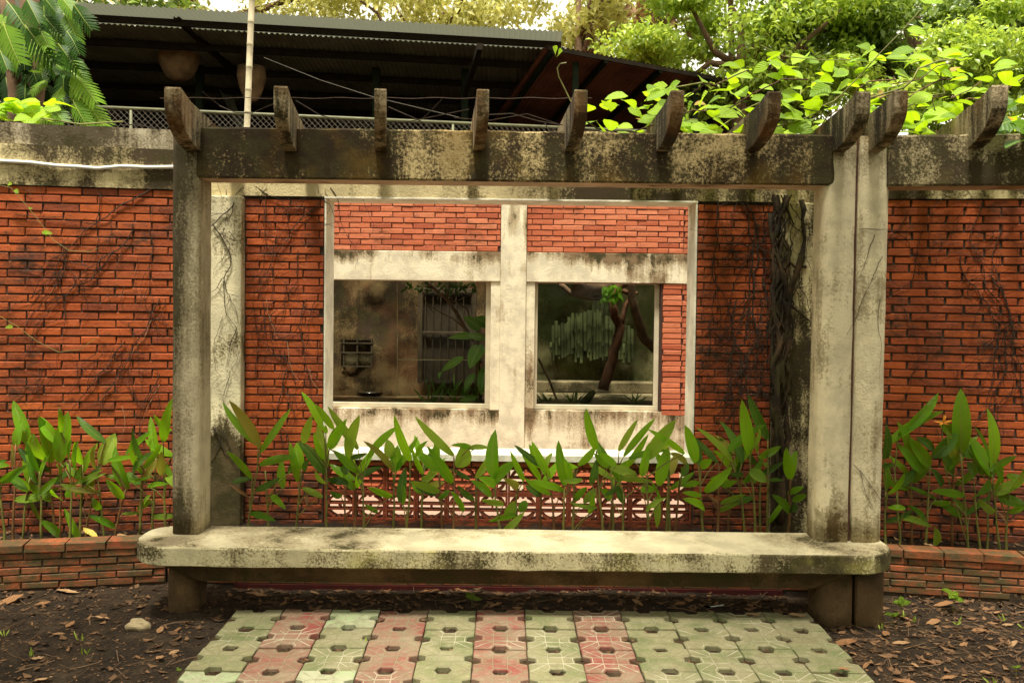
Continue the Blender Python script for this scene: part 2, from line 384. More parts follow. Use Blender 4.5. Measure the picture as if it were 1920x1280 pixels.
def m_glass():
    k = NT('dusty_glass')
    tr = k.n('ShaderNodeBsdfTransparent'); tr.inputs[0].default_value = (.92, .93, .88, 1)
    gl = k.n('ShaderNodeBsdfGlossy'); gl.inputs['Roughness'].default_value = .04; gl.inputs[0].default_value = (1, 1, 1, 1)
    fr = k.n('ShaderNodeFresnel'); fr.inputs[0].default_value = 1.12
    ms = k.n('ShaderNodeMixShader'); k.l(fr.outputs[0], ms.inputs[0]); k.l(tr.outputs[0], ms.inputs[1]); k.l(gl.outputs[0], ms.inputs[2])
    df = k.n('ShaderNodeBsdfDiffuse'); df.inputs[0].default_value = (.5, .5, .42, 1)
    m2 = k.n('ShaderNodeMixShader'); k.l(k.math('MULTIPLY', k.step(k.noise(k.pos(), 2.5, 6, .7), .5, .8), .02), m2.inputs[0])
    k.l(ms.outputs[0], m2.inputs[1]); k.l(df.outputs[0], m2.inputs[2])
    return k.done(m2)
MAT['glass'] = m_glass()
def m_tile(name, a, b, wear):
    k = NT(name); p = k.pos(); r = k.n('ShaderNodeObjectInfo').outputs['Random']
    n = k.noise(p, 4, 6, .65); n2 = k.noise(p, 40, 5, .7)
    c = k.mix(r, a, b)
    c = k.mix(k.step(n, .36, .60), c, wear)
    c = k.mix(k.math('MULTIPLY', k.step(n2, .5, .75), .4), c, (.40,.37,.27))
    c = k.mix(k.math('MULTIPLY', k.step(k.noise(p, 9, 6, .75), .48, .68), .6), c, (.15,.125,.07))
    c = k.mix(k.math('MULTIPLY', k.step(k.noise(p, 2.2, 6, .7), .5, .66), .55), c, (.27,.24,.155))
    return k.done(k.bsdf(c, .85, n2, .004, .3))
MAT['tile_g'] = m_tile('green_paver', (.105,.13,.045), (.16,.17,.075), (.225,.205,.11))
MAT['tile_p'] = m_tile('pink_paver', (.22,.042,.036), (.21,.085,.06), (.22,.135,.09))
MAT['tile_w'] = m_tile('limewashed_paver', (.40,.39,.27), (.27,.28,.17), (.28,.34,.18))
def m_line(name, amt):
    k = NT(name); p = k.pos(); n = k.noise(p, 7, 6, .7)
    c = k.mix(k.step(n, amt-.12, amt+.12), (.42,.39,.28), (.21,.185,.105))
    return k.done(k.bsdf(c, .85))
MAT['line'] = m_line('pale_paver_ridge', .50)
MAT['line_faint'] = m_line('worn_paver_ridge', .36)
MAT['pathbed'] = m_concrete('path_bed', (.52,.46,.33), (.16,.13,.08), .34, .6, 0, 4, fine=.6)
MAT['pathfill'] = m_soil('path_gap_soil', (.025,.016,.008), (.08,.05,.026), (.24,.16,.09))

# ------------------------------------------------------------------ noise for geometry
_ng = rng.random((64, 64))
def vnoise(x, y, s):
    x = x*s; y = y*s
    xi = np.floor(x).astype(int); yi = np.floor(y).astype(int); fx = x-xi; fy = y-yi
    fx = fx*fx*(3-2*fx); fy = fy*fy*(3-2*fy)
    g = lambda a, b: _ng[a % 64, b % 64]
    return (g(xi,yi)*(1-fx)+g(xi+1,yi)*fx)*(1-fy)+(g(xi,yi+1)*(1-fx)+g(xi+1,yi+1)*fx)*fy
def gz(x, y):
    x = np.asarray(x, float); y = np.asarray(y, float)
    near = np.clip(1-np.abs(x)/9, 0, 1)
    h = (vnoise(x+9, y+9, 1.3)-.5)*.05 + (vnoise(x+3, y+5, 5)-.5)*.022 + (vnoise(x+7, y, 17)-.5)*.012
    side = np.clip((x-1.2)/1.0, 0, 1)*-.02
    return h*near + side
def sheet(name, xs, ys, zf, mat, kind='structure'):
    X, Y = np.meshgrid(xs, ys); Z = zf(X, Y)
    n, m = len(xs), len(ys)
    me = bpy.data.meshes.new(name)
    idx = np.arange(n*m).reshape(m, n)
    fs = np.stack([idx[:-1,:-1], idx[:-1,1:], idx[1:,1:], idx[1:,:-1]], -1).reshape(-1, 4)
    me.from_pydata(np.stack([X, Y, Z], -1).reshape(-1, 3).tolist(), [], fs.tolist())
    me.materials.append(mat); me.polygons.foreach_set('use_smooth', [True]*len(me.polygons)); me.update()
    o = bpy.data.objects.new(name, me); COL.objects.link(o); o['kind'] = kind
    return o

# ------------------------------------------------------------------ ground
PATH = (-1.51, 1.69, 4.875)
def ground_z(X, Y):
    z = gz(X, Y)
    inp = (X > PATH[0]+.06) & (X < PATH[1]-.06) & (Y < PATH[2]-.05)
    z = np.where(inp, -.05, z)                              # dug out under the path bed
    z = np.where(Y > 5.5, -.25, z)
    return z
xs = np.unique(np.concatenate([np.linspace(-150, -8, 12), np.linspace(-8, -4, 14), np.arange(-4, 4.01, .035), np.linspace(4, 8, 14), np.linspace(8, 150, 12)]))
ys = np.unique(np.concatenate([np.linspace(-150, -3, 12), np.linspace(-3, 3, 25), np.arange(3, 5.6, .03), np.linspace(5.6, 14, 6), np.linspace(14, 300, 8)]))
sheet('ground', xs, ys, ground_z, MAT['soil'])
def plsoil(X, Y): return .20 + (vnoise(X+2, Y+3, 3)-.5)*.05 + (vnoise(X, Y+8, 11)-.5)*.04 + (vnoise(X+5, Y, 26)-.5)*.02 - np.clip((5.5-Y)/.2, 0, 1)*.0
sheet('planter_soil', np.arange(-5.2, 5.21, .045), np.linspace(5.0, 6.1, 26), lambda X, Y: np.where(Y < 5.42-.19*np.clip(np.abs(X+.0)-2.2, 0, 3), -.2, plsoil(X, Y)), MAT['soil_p'])
c = MB(); c.box((-6, 6.2, -.3), (7, 8.75, -.13)); tag(c.build('courtyard_paving', MAT['court']), kind='structure')
c = MB(); c.box((-40, 11.35, -.3), (40, 70, 3.1)); tag(c.build('terrace', MAT['soil']), kind='structure')

# ------------------------------------------------------------------ bricks
def brick_mesh(name, L, h, dep, mat, b=.004, seed=0):
    rnd = random.Random(seed); q_ = 2.0 if seed % 3 == 1 else 1.0; j = lambda s=.0022: rnd.uniform(-s, s)*q_
    x, z = L/2, h/2
    mb = MB()
    back = [(-x,dep,-z),(x,dep,-z),(x,dep,z),(-x,dep,z)]
    mid = [(px+j(), b+j(.001), pz+j()) for px, _, pz in back]
    fr = [(px*(1-2*b/L)+j(), j(.0012), pz*(1-2*b/h)+j(.0014)) for px, _, pz in back]
    mb.add(back+mid+fr, [(3,2,1,0)]+[(i, (i+1) % 4, 4+(i+1) % 4, 4+i) for i in range(4)]+[(4+i, 4+(i+1) % 4, 8+(i+1) % 4, 8+i) for i in range(4)]+[(8,9,10,11)])
    me, _ = mb.mesh(name, mat, center=(0,0,0)); return me
def brick_set(L, h, dep, mat): return [brick_mesh('brick', L, h, dep, mat, seed=s*13+5) for s in range(6)]
def lay(parent, p0, p1, z0, rows, L, h, joint, meshes, bond=.5, jit=.003, off0=0, keep=None, stuff=None):
    """courses of bricks with their faces on the line p0 -> p1 (front to the right of travel = -Y for +X travel)"""
    p0 = Vector((*p0, 0)); p1 = Vector((*p1, 0)); ax = (p1-p0); W = ax.length; ax.normalize()
    ang = math.atan2(ax.y, ax.x); nrm = Vector((ax.y, -ax.x, 0))
    for r in range(rows):
        z = z0+(r+.5)*h
        s = -((off0 + (r % 2)*bond*L + random.uniform(-.012, .012)) % L)
        while s < W-.004:
            a, b_ = max(s, 0)+joint/2, min(s+L, W)-joint/2
            s += L
            if b_-a < .018: continue
            if keep and not keep((a+b_)/2, z): continue
            c0 = p0+ax*((a+b_)/2)+nrm*random.uniform(-jit, jit)
            o = link('brick', random.choice(meshes), (c0.x, c0.y, z), parent, (ru(-.006,.006), 0, ang+ru(-.006,.006)), ((b_-a)/(L-joint), 1, 1))
def core(parent, name, p0, p1, z0, z1, thick, mat, setback=.009):
    p0 = Vector((*p0, 0)); p1 = Vector((*p1, 0)); ax = (p1-p0).normalized(); n = Vector((-ax.y, ax.x, 0))
    mb = MB(); q = [p0+n*setback, p1+n*setback, p1+n*thick, p0+n*thick]
    vs = [v+Vector((0,0,z0)) for v in q]+[v+Vector((0,0,z1)) for v in q]
    mb.add(vs, [(3,2,1,0),(4,5,6,7),(0,1,5,4),(1,2,6,5),(2,3,7,6),(3,0,4,7)])
    return mb.build(name, mat, parent)
def lay_mass(parent, name, p0, p1, z0, rows, L, h, joint, mat, dep=.05):
    """the bricks past the countable ones: same bond, one mesh"""
    p0 = Vector((*p0, 0)); p1 = Vector((*p1, 0)); ax = (p1-p0); W = ax.length; ax.normalize(); n = Vector((ax.y, -ax.x, 0)); mb = MB()
    for r in range(rows):
        s_ = -((r % 2)*.5*L)
        while s_ < W-.01:
            a, b = max(s_, 0)+joint/2, min(s_+L, W)-joint/2; s_ += L
            if b-a < .02: continue
            q = [p0+ax*a+n*ru(-.003,.003), p0+ax*b+n*ru(-.003,.003)]; zs = (z0+r*h+joint/2, z0+(r+1)*h-joint/2)
            vs = [v+Vector((0,0,z))-n*o_ for o_ in (0, dep) for z in zs for v in q]
            mb.add(vs, [(0,1,3,2), (2,3,7,6), (0,4,5,1), (0,2,6,4), (1,5,7,3)])
    return tag(mb.build(name, mat, parent), kind='stuff')
def runbox(parent, name, p0, p1, z0, z1, front, thick, mat, bevel=.006):
    p0 = Vector((*p0, 0)); p1 = Vector((*p1, 0)); ax = (p1-p0).normalized(); n = Vector((-ax.y, ax.x, 0))
    q = [p0-n*front, p1-n*front, p1+n*thick, p0+n*thick]; mb = MB()
    k = max(1, int((p1-p0).length/.12))          # slightly wavy hand-cast edges
    vs = []; fs = []
    for i in range(k+1):
        t = i/k; a = q[0].lerp(q[1], t); b = q[3].lerp(q[2], t)
        dz = ru(-.004, .004) if 0 < i < k else 0; dy = n*(ru(-.003, .003) if 0 < i < k else 0)
        vs += [a+dy+Vector((0,0,z0)), a+dy+Vector((0,0,z1+dz)), b+Vector((0,0,z1)), b+Vector((0,0,z0))]
    for i in range(k):
        e = i*4
        for j in range(4): fs.append((e+j, e+(j+1) % 4, e+4+(j+1) % 4, e+4+j))
    fs += [(3,2,1,0), (k*4, k*4+1, k*4+2, k*4+3)]
    fs = [f[::-1] for f in fs]
    mb.add(vs, fs)
    return mb.build(name, mat, parent, bevel=0)

BL, BH = .222, .0545
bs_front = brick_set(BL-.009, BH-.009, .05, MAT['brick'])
# left bay
LA, LB, LC = (-2.22, 5.93), (-3.62, 5.69), (-6.4, 5.21)
wl = empty('brick_wall', (-2.9, 5.82, 0), 'left bay of red brick wall with white pipe along its concrete band', 'wall', 'bays of the red brick garden wall')
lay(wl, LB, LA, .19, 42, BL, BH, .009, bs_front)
core(wl, 'mortar', LB, LA, -.1, 2.478, .2, MAT['mortar'])
core(wl, 'mortar', LC, LB, -.1, 2.478, .2, MAT['mortar'])
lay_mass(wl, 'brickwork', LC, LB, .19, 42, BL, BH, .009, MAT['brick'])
runbox(wl, 'concrete_band', LC, LA, 2.481, 2.745, .012, .2, MAT['band'])
runbox(wl, 'coping', LC, LA, 2.748, 2.885, -.02, .23, MAT['coping'])
# right bay
RA, RB, RC = (2.2, 6.0), (3.58, 5.80), (6.4, 5.39)
wr = empty('brick_wall', (2.9, 5.9, 0), 'right bay of red brick wall beyond the split cream column', 'wall', 'bays of the red brick garden wall')
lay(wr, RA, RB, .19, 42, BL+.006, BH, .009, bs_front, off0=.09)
core(wr, 'mortar', RA, RB, -.1, 2.478, .2, MAT['mortar'])
core(wr, 'mortar', RB, RC, -.1, 2.478, .2, MAT['mortar'])
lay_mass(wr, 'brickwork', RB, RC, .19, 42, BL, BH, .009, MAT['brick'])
runbox(wr, 'concrete_band', RA, RC, 2.481, 2.745, .012, .2, MAT['band'])
runbox(wr, 'coping', RA, RC, 2.748, 2.885, -.02, .23, MAT['coping'])
# middle bay with the white framed opening
WY = 6.02
wm = empty('brick_wall', (0, WY, 0), 'middle bay of red brick wall pierced by a white framed opening over terracotta screens', 'wall', 'bays of the red brick garden wall')
ML, MH = .2035, .0536
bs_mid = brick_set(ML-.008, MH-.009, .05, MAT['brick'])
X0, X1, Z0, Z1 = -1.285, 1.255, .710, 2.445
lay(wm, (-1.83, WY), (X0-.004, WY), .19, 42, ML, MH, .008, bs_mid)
lay(wm, (X1+.004, WY), (1.78, WY), .19, 42, ML, MH, .008, bs_mid, off0=.06)
lay(wm, (X0, WY), (X1, WY), .618, 2, .255, .045, .008, brick_set(.247, .038, .05, MAT['brick']))
mb = MB(); mb.box((-1.84, WY+.009, -.2), (X0-.002, WY+.25, 2.455)); mb.build('mortar', MAT['mortar'], wm)
mb = MB(); mb.box((X1+.002, WY+.009, -.2), (1.79, WY+.25, 2.455)); mb.build('mortar', MAT['mortar'], wm)
mb = MB(); mb.box((X0+.002, WY+.012, .619), (X1-.002, WY+.24, Z0-.012)); mb.build('mortar', MAT['mortar'], wm)
runbox(wm, 'concrete_band', (-2.23, WY), (2.22, WY), 2.459, 2.745, .01, .26, MAT['band'])
runbox(wm, 'coping', (-2.23, WY), (2.22, WY), 2.748, 2.885, -.02, .27, MAT['coping'])
mb = MB(); mb.box((-2.3, WY-.075, -.1), (-1.832, WY+.25, 2.452)); mb.build('pier', MAT['pierL'], wm, bevel=.012)
mb = MB(); mb.box((1.785, WY-.075, -.1), (2.27, WY+.25, 2.452)); mb.build('pier', MAT['pierR'], wm, bevel=.012)
for nm, a, b in (('frame_jamb', (X0, WY-.012, Z0), (X0+.012, WY+.255, Z1)), ('frame_jamb', (X1-.012, WY-.012, Z0), (X1, WY+.255, Z1)),
                 ('frame_head', (X0-.001, WY-.015, Z1+.0005), (X1+.001, WY+.257, Z1+.013)), ('frame_sill', (X0-.001, WY-.022, Z0-.045), (X1+.001, WY+.257, Z0-.0005))):
    mb = MB(); mb.box(a, b); mb.build(nm, MAT['white'], wm, bevel=.002)
# screen blocks
def screen_mesh(W, H, D):
    mb = MB(); t = .015; x, z = W/2-.001, H/2-.001
    mb.box((-x,0,-z), (-x+t,D,z)); mb.box((x-t,0,-z), (x,D,z)); mb.box((-x+t,.001,z-t), (x-t,D,z)); mb.box((-x+t,.001,-z), (x-t,D,-z+t))
    for s in (-1, 1): mb.box((-x+t, .004, s*.02-.0055), (x-t, D-.004, s*.02+.0055))
    mb.box((-.006,.005,-.0145), (.006,D-.005,.0145))
    ro, ri = min(x, z)-t*.5, min(x, z)-t*.5-.015
    for q0 in (20, 110, 200, 290):
        n = 7; vs = []
        for i in range(n+1):
            a = R(q0+50*i/n)
            for r_ in (ro, ri):
                for y in (.006, D-.006): vs.append((r_*math.cos(a)*1.08, y, r_*math.sin(a)))
        fs = []
        for i in range(n):
            e = i*4
            fs += [(e,e+4,e+5,e+1), (e+2,e+3,e+7,e+6), (e,e+2,e+6,e+4), (e+1,e+5,e+7,e+3)]
        fs += [(0,1,3,2), (n*4,n*4+2,n*4+3,n*4+1)]
        mb.add(vs, fs)
    for s in (-1, 1):
        mb.box((-.009, .006, min(s*(z-t), s*(ri-.004))), (.009, D-.006, max(s*(z-t), s*(ri-.004))))
    me, _ = mb.mesh('screen_block', MAT['terra'], center=(0,0,0)); return me
SW, SH_ = (X1-X0)/12, .188
sm = screen_mesh(SW, SH_, .075)
for r in range(2):
    for i in range(12):
        link('screen_block', sm, (X0+(i+.5)*SW, WY+.02+ru(-.002,.002), .24+(r+.5)*SH_), wm, (0,0,ru(-.008,.008)))
mb = MB(); mb.box((X0, WY+.02, -.2), (X1, WY+.2, .2385)); mb.build('screen_footing', MAT['brick'], wm)

# ------------------------------------------------------------------ planter
pl = empty('brick_planter', (0, 5.4, 0), 'low brick planter wall behind the bench holding the leafy plants', 'planter')
PB, PH = .212, .044
bs_pl = brick_set(PB-.008, PH-.007, .06, MAT['brick_pl']); bs_cap = brick_set(.222, .05, .13, MAT['brick_pl'])
runs = [((-3.75, 5.06), (-2.12, 5.385)), ((-2.11, 5.388), (2.22, 5.375)), ((2.23, 5.375), (3.75, 5.135))]
for a, b in runs:
    lay(pl, a, b, .004, 5, PB, PH, .008, bs_pl, jit=.004)
    d2 = (Vector(b)-Vector(a)).normalized(); nn = Vector((d2.y, -d2.x))*.012
    lay(pl, tuple(Vector(a)+nn), tuple(Vector(b)+nn), .224, 1, .23, .055, .008, bs_cap, jit=.004, off0=.05)
    core(pl, 'mortar', a, b, -.05, .226, .1, MAT['mortar'], .008)
core(pl, 'mortar', (-6.4, 4.53), (-3.755, 5.06), -.1, .27, .11, MAT['mortar'])
lay_mass(pl, 'brickwork', (-6.4, 4.53), (-3.755, 5.06), .004, 6, PB, .0445, .008, MAT['brick_pl'])
core(pl, 'mortar', (3.755, 5.135), (6.4, 4.72), -.1, .27, .11, MAT['mortar'])
lay_mass(pl, 'brickwork', (3.755, 5.135), (6.4, 4.72), .004, 6, PB, .0445, .008, MAT['brick_pl'])
mb = MB(); mb.box((-1.69, 5.352, -.05), (1.68, 5.366, .012)); mb.build('red_painted_base', MAT['red'], pl)

# ------------------------------------------------------------------ pergola
def rrect(x0, x1, y0, y1, rl, rr, n=6):
    """outline, rounded on the left corners by rl and on the right by rr"""
    pts = []
    for cx, cy, r_, a0 in ((x0+rl, y0+rl, rl, 180), (x1-rr, y0+rr, rr, 270), (x1-rr, y1-rr, rr, 0), (x0+rl, y1-rl, rl, 90)):
        m = n if r_ > .004 else 1
        pts += [(cx+r_*math.cos(R(a0+90*i/m)), cy+r_*math.sin(R(a0+90*i/m))) for i in range(m+1)] if r_ > .004 else [(cx, cy)]
    return pts
def column(parent, name, x0, x1, y0, y1, z0, z1, rl, rr, mat, lean=(0, 0), amp=.002):
    o = rrect(x0, x1, y0, y1, rl, rr); k = len(o); mb = MB(); vs = []; N = max(2, int((z1-z0)/.12))
    for i in range(N+1):
        t = i/N
        for x, y in o: vs.append((x+lean[0]*t+ru(-amp, amp), y+lean[1]*t+ru(-amp, amp), z0+(z1-z0)*t))
    fs = [(i*k+j, i*k+(j+1) % k, (i+1)*k+(j+1) % k, (i+1)*k+j) for i in range(N) for j in range(k)]
    mb.add(vs, fs+[tuple(range(k))[::-1], tuple(range(N*k, N*k+k))])
    ob = mb.build(name, mat, parent, smooth=True)
    for p in ob.data.polygons:
        if abs(p.normal.z) > .8: p.use_smooth = False
    return ob
CY0, CY1 = 4.96, 5.18
BT = .42
pg = empty('pergola', (0, 5.07, 0), 'weathered concrete pergola frame spanning the bench with eight horn ended rafters', 'pergola', 'concrete pergola frames')
column(pg, 'column', -1.928, -1.765, CY0, CY1, BT+.001, 2.728, .05, .03, MAT['colL'])
column(pg, 'column', 1.745, 1.924, CY0, CY1, BT+.001, 2.718, .06, .004, MAT['colR'])
def beam(parent, p0, p1, z0, z1, dep, mat, smat):
    p0 = Vector((*p0, 0)); p1 = Vector((*p1, 0)); ax = (p1-p0).normalized(); n = Vector((-ax.y, ax.x, 0)); W = (p1-p0).length
    N = int(W/.09); mb = MB(); vs = []
    prof = [(0, .012), (.006, 0), (dep-.006, 0), (dep, .012), (dep, 1), (dep-.01, 1.01), (.012, 1.01), (0, 1)]
    for i in range(N+1):
        q = p0+ax*(W*i/N)
        for j, (a, b) in enumerate(prof):
            z = z0+b if b < .5 else z1-(.01 if b == 1 else 0)+ru(-.004, .004)
            yy = a+(ru(-.0025, .0025) if j in (0, 7) else 0)
            vs.append(q+n*yy+Vector((0, 0, z)))
    k = len(prof); fs = []; mi = []
    for i in range(N):
        for j in range(k):
            fs.append((i*k+j, (i+1)*k+j, (i+1)*k+(j+1) % k, i*k+(j+1) % k)[::1]); mi.append(1 if j == 1 else 0)
    fs += [tuple(range(k)), tuple(range(N*k, N*k+k))[::-1]]; mi += [0, 0]
    mb.v = [tuple(v) for v in vs]; mb.f = [f[::-1] for f in fs]; mb.m = mi
    return mb.build('beam', [mat, smat], parent)
beam(pg, (-1.79, CY0+.004), (1.80, CY0+.004), 2.436, 2.722, .208, MAT['beam'], MAT['soffit'])
def rafter(parent, tip, bot, ytip=4.55, wd=.066, yend=5.985, ztip=None):
    T = at(tip[0], tip[1], ytip); B = at(bot[0], bot[1], CY0)
    dx = Vector((B.x-T.x, B.y-T.y, 0)); ln = dx.length; dx.normalize()
    zt, zb = T.z, B.z+.0
    tot = (yend-ytip)/dx.y
    poly = [(0, zt-.01), (.012, zt)]
    poly += [(ln*.5, zt-.03), (tot, zt-.075), (tot, zb+.02), (ln+.1, zb+.005), (ln, zb)]
    R1 = zt-.075-zb
    for i in range(1, 9):                       # the quarter curve up to the horn tip
        a = R(90*i/9); poly.append((ln*(1-math.sin(a)), zb+(zt-.09-zb)*(1-math.cos(a))))
    poly.append((0, zt-.085))
    side = Vector((dx.y, -dx.x, 0)); mb = MB()
    o = Vector((T.x, T.y, 0))-side*wd/2
    mb.prism(poly, dx, Vector((0,0,1)), o, side, wd)
    mb.f = [f[::-1] for f in mb.f]
    ob = mb.build('rafter', MAT['rafter'], parent, bevel=.004, seg=1)
    bm = bmesh.new(); bm.from_mesh(ob.data); bmesh.ops.recalc_face_normals(bm, faces=bm.faces); bm.to_mesh(ob.data); bm.free()
    return ob
RAFT = [((323,162),(363,284),.082), ((526,160),(544,284),.07), ((713.5,165),(714,283),.062), ((906,166),(897,283),.062), ((1090,167),(1070,283),.068), ((1271,168),(1242,284),.068), ((1453,170),(1410,284),.068), ((1620,170),(1572,286),.07)]
for t_, b_, w_ in RAFT: rafter(pg, t_, b_, wd=w_)
p2 = empty('pergola', (3.0, 4.95, 0), 'neighbouring concrete pergola frame running on past the split column under the vine', 'pergola', 'concrete pergola frames')
column(p2, 'column', 1.942, 2.132, CY0, CY1, BT+.001, 2.716, .004, .085, MAT['colR'])
p2b = beam(p2, (2.10, CY0+.006), (4.5, 4.62), 2.437, 2.722, .208, MAT['beam2'], MAT['soffit'])
column(p2, 'column', 4.48, 4.7, 4.58, 4.8, -.05, 2.716, .05, .05, MAT['colR'])
for t_, b_, w_ in (((1690,168),(1640,285),.07), ((1876,158),(1822,282),.078)): rafter(p2, t_, b_, wd=w_, yend=5.9)
rafter(p2, (2080, 158), (2010, 282), yend=5.8, wd=.07)
mb = MB(); mb.box((1.9255, CY0+.03, BT+.002), (1.9405, CY1-.02, 2.70)); tag(mb.build('joint_filler', MAT['rust'], pg), 'rusty brown filler in the gap between the paired columns')

# ------------------------------------------------------------------ bench
be = empty('concrete_bench', (0, 4.95, 0), 'long round cornered concrete bench slab set between the pergola columns', 'bench')
def slab(parent, name, x0, x1, y0, y1, z0, z1, r, mats, n=9, edge=.008):
    o = []
    for cx, cy, a0, rr_ in ((x0+r, y0+r, 180, r), (x1-r, y0+r, 270, r), (x1-.08, y1-.08, 0, .08), (x0+.16, y1-.16, 90, .16)):
        o += [(cx+rr_*math.cos(R(a0+90*i/n)), cy+rr_*math.sin(R(a0+90*i/n))) for i in range(n+1)]
    res = []
    for i, p in enumerate(o):                   # densify long runs
        q = o[(i+1) % len(o)]; L_ = math.dist(p, q); m = max(1, int(L_/.12))
        res += [(p[0]+(q[0]-p[0])*j/m, p[1]+(q[1]-p[1])*j/m) for j in range(m)]
    o = res; k = len(o); cx, cy = (x0+x1)/2, (y0+y1)/2
    def ring(ins, z, a=.0025):
        r_ = []
        for i, (x, y) in enumerate(o):
            p, q = o[i-1], o[(i+1) % k]; t = Vector((q[0]-p[0], q[1]-p[1])).normalized(); nn = Vector((-t.y, t.x))
            r_.append((x+nn.x*ins+ru(-a,a), y+nn.y*ins+ru(-a,a), z+ru(-a,a)*.8))
        return r_
    rings = [ring(.004, z0), ring(0, z0+.006), ring(0, z1-edge), ring(edge*.35, z1-edge*.3), ring(edge, z1)]
    mb = MB(); mb.v = [v for rg in rings for v in rg]
    for i in range(4):
        for j in range(k): mb.f.append((i*k+j, i*k+(j+1) % k, (i+1)*k+(j+1) % k, (i+1)*k+j)); mb.m.append(0)
    mb.f += [tuple(range(k))[::-1], tuple(range(4*k, 5*k))]; mb.m += [0, 1]
    return mb.build(name, mats, parent)
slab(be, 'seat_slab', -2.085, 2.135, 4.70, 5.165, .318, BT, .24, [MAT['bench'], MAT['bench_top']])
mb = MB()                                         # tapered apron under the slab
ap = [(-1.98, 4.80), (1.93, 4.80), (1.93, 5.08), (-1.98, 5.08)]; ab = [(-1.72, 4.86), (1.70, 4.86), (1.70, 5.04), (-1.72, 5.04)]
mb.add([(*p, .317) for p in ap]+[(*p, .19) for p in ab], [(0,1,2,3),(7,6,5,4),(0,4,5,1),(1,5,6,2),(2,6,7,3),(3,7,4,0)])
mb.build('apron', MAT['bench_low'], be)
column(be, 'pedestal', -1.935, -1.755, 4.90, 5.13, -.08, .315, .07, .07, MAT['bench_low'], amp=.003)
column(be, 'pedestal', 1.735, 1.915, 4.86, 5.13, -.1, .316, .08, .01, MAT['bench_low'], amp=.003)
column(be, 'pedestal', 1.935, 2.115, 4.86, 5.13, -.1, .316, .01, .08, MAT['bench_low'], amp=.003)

# ------------------------------------------------------------------ paved path
pa = empty('paved_path', (.09, 4.0, 0), 'patch of green and pink interlocking grass pavers leading up to the bench', 'path')
T = (PATH[1]-PATH[0])/12
mb = MB(); mb.box((PATH[0]-.012, 2.2, -.06), (PATH[1]+.012, PATH[2]-.01, .018)); mb.build('sand_bed', MAT['pathfill'], pa)
TZ = .04
def tile_mesh(name, mats, notch=(1,1,1,1)):
    h = T/2-.0022; a, b, dp = .042, .025, .036             # half-hexagon bite in the middle of each side
    out = []
    for i in range(4):
        q = Matrix.Rotation(R(90*i), 2); s = [(-h, -h)]
        if notch[i]: s += [(-a, -h), (-b, -h+dp), (b, -h+dp), (a, -h)]
        out += [tuple(q@Vector(p)) for p in s]
    k = len(out); mb = MB(); ch = .004
    cen = Vector((0, 0))
    ins = [tuple(Vector(p)*(1-ch/Vector(p).length)) for p in out]
    mb.v = [(x, y, -.05) for x, y in out]+[(x, y, -ch) for x, y in out]+[(x, y, 0) for x, y in ins]
    for l_ in (0, 1):
        for j in range(k): mb.f.append((l_*k+j, l_*k+(j+1) % k, (l_+1)*k+(j+1) % k, (l_+1)*k+j)); mb.m.append(0)
    mb.f.append(tuple(range(2*k, 3*k))); mb.m.append(0)
    # raised ridges: middle square, diagonals to the corners, hexagon rims
    rz, rw = .0018, .0048
    s = .036
    def ridge(p, q, w_=rw):
        p = Vector(p); q = Vector(q); t = (q-p).normalized(); n = Vector((-t.y, t.x))*w_/2
        vs = [(*(p-n), -.001), (*(q-n), -.001), (*(q+n), -.001), (*(p+n), -.001), (*(p-n*.6), rz), (*(q-n*.6), rz), (*(q+n*.6), rz), (*(p+n*.6), rz)]
        mb.add(vs, [(4,5,6,7), (0,1,5,4), (1,2,6,5), (2,3,7,6), (3,0,4,7)], 1)
    sq = [(-s,-s),(s,-s),(s,s),(-s,s)]
    for i in range(4):
        ridge(sq[i], sq[(i+1) % 4]); ridge(tuple(Vector(sq[i])*1.04), tuple(Vector(sq[i])/s*(h-.008)))
    for i in range(4):
        q = Matrix.Rotation(R(90*i), 2)
        g = [(-a-.012, -h+.006), (-b-.008, -h+dp+.01), (b+.008, -h+dp+.01), (a+.012, -h+.006)]
        g = [tuple(q@Vector(p)) for p in g]
        for u_, v_ in zip(g, g[1:]): ridge(u_, v_)
    # the octagon lines around the square
    for i in range(4):
        q = Matrix.Rotation(R(90*i), 2)
        ridge(tuple(q@Vector((-b-.008, -h+dp+.01))), tuple(q@Vector((-s, -s))), .004); ridge(tuple(q@Vector((b+.008, -h+dp+.01))), tuple(q@Vector((s, -s))), .004)
    me, _ = mb.mesh(name, mats, center=(0,0,0)); return me
tm = {}
for key, mm in (('g', 'tile_g'), ('p', 'tile_p'), ('w', 'tile_w')):
    for lk, lm in (('s', 'line'), ('f', 'line_faint')): tm[key+lk] = tile_mesh('paver', [MAT[mm], MAT[lm]])
tl = {k: tile_mesh('paver', [MAT['tile_g'], MAT[m_]], (1,1,1,0)) for k, m_ in (('s', 'line'), ('f', 'line_faint'))}
colk = 'gpgpgpgpgggg'
strong = {(0,1):'s',(1,1):'s',(1,0):'f',(1,2):'f',(1,3):'s',(2,0):'w',(2,3):'w',(3,2):'f',(5,0):'f',(5,1):'s',(7,1):'s',(8,1):'f',(9,1):'s',(9,2):'s',(9,3):'s',(10,1):'s',(0,3):'w',(3,1):'f'}
for r in range(9):
    for i in range(12):
        st = strong.get((i, r), 's' if random.random() < .27 else 'f'); k_ = colk[i]
        if st == 'w': k_, st = 'w', 's'
        cx = PATH[0]+(i+.5)*T + r*.003; cy = PATH[2]-(r+.5)*T + (i-6)*.006
        link('paver', tm[k_+st], (cx, cy, TZ+ru(-.008, .006)), pa, (ru(-.02,.02), ru(-.02,.02), ru(-.018,.018)+.012))

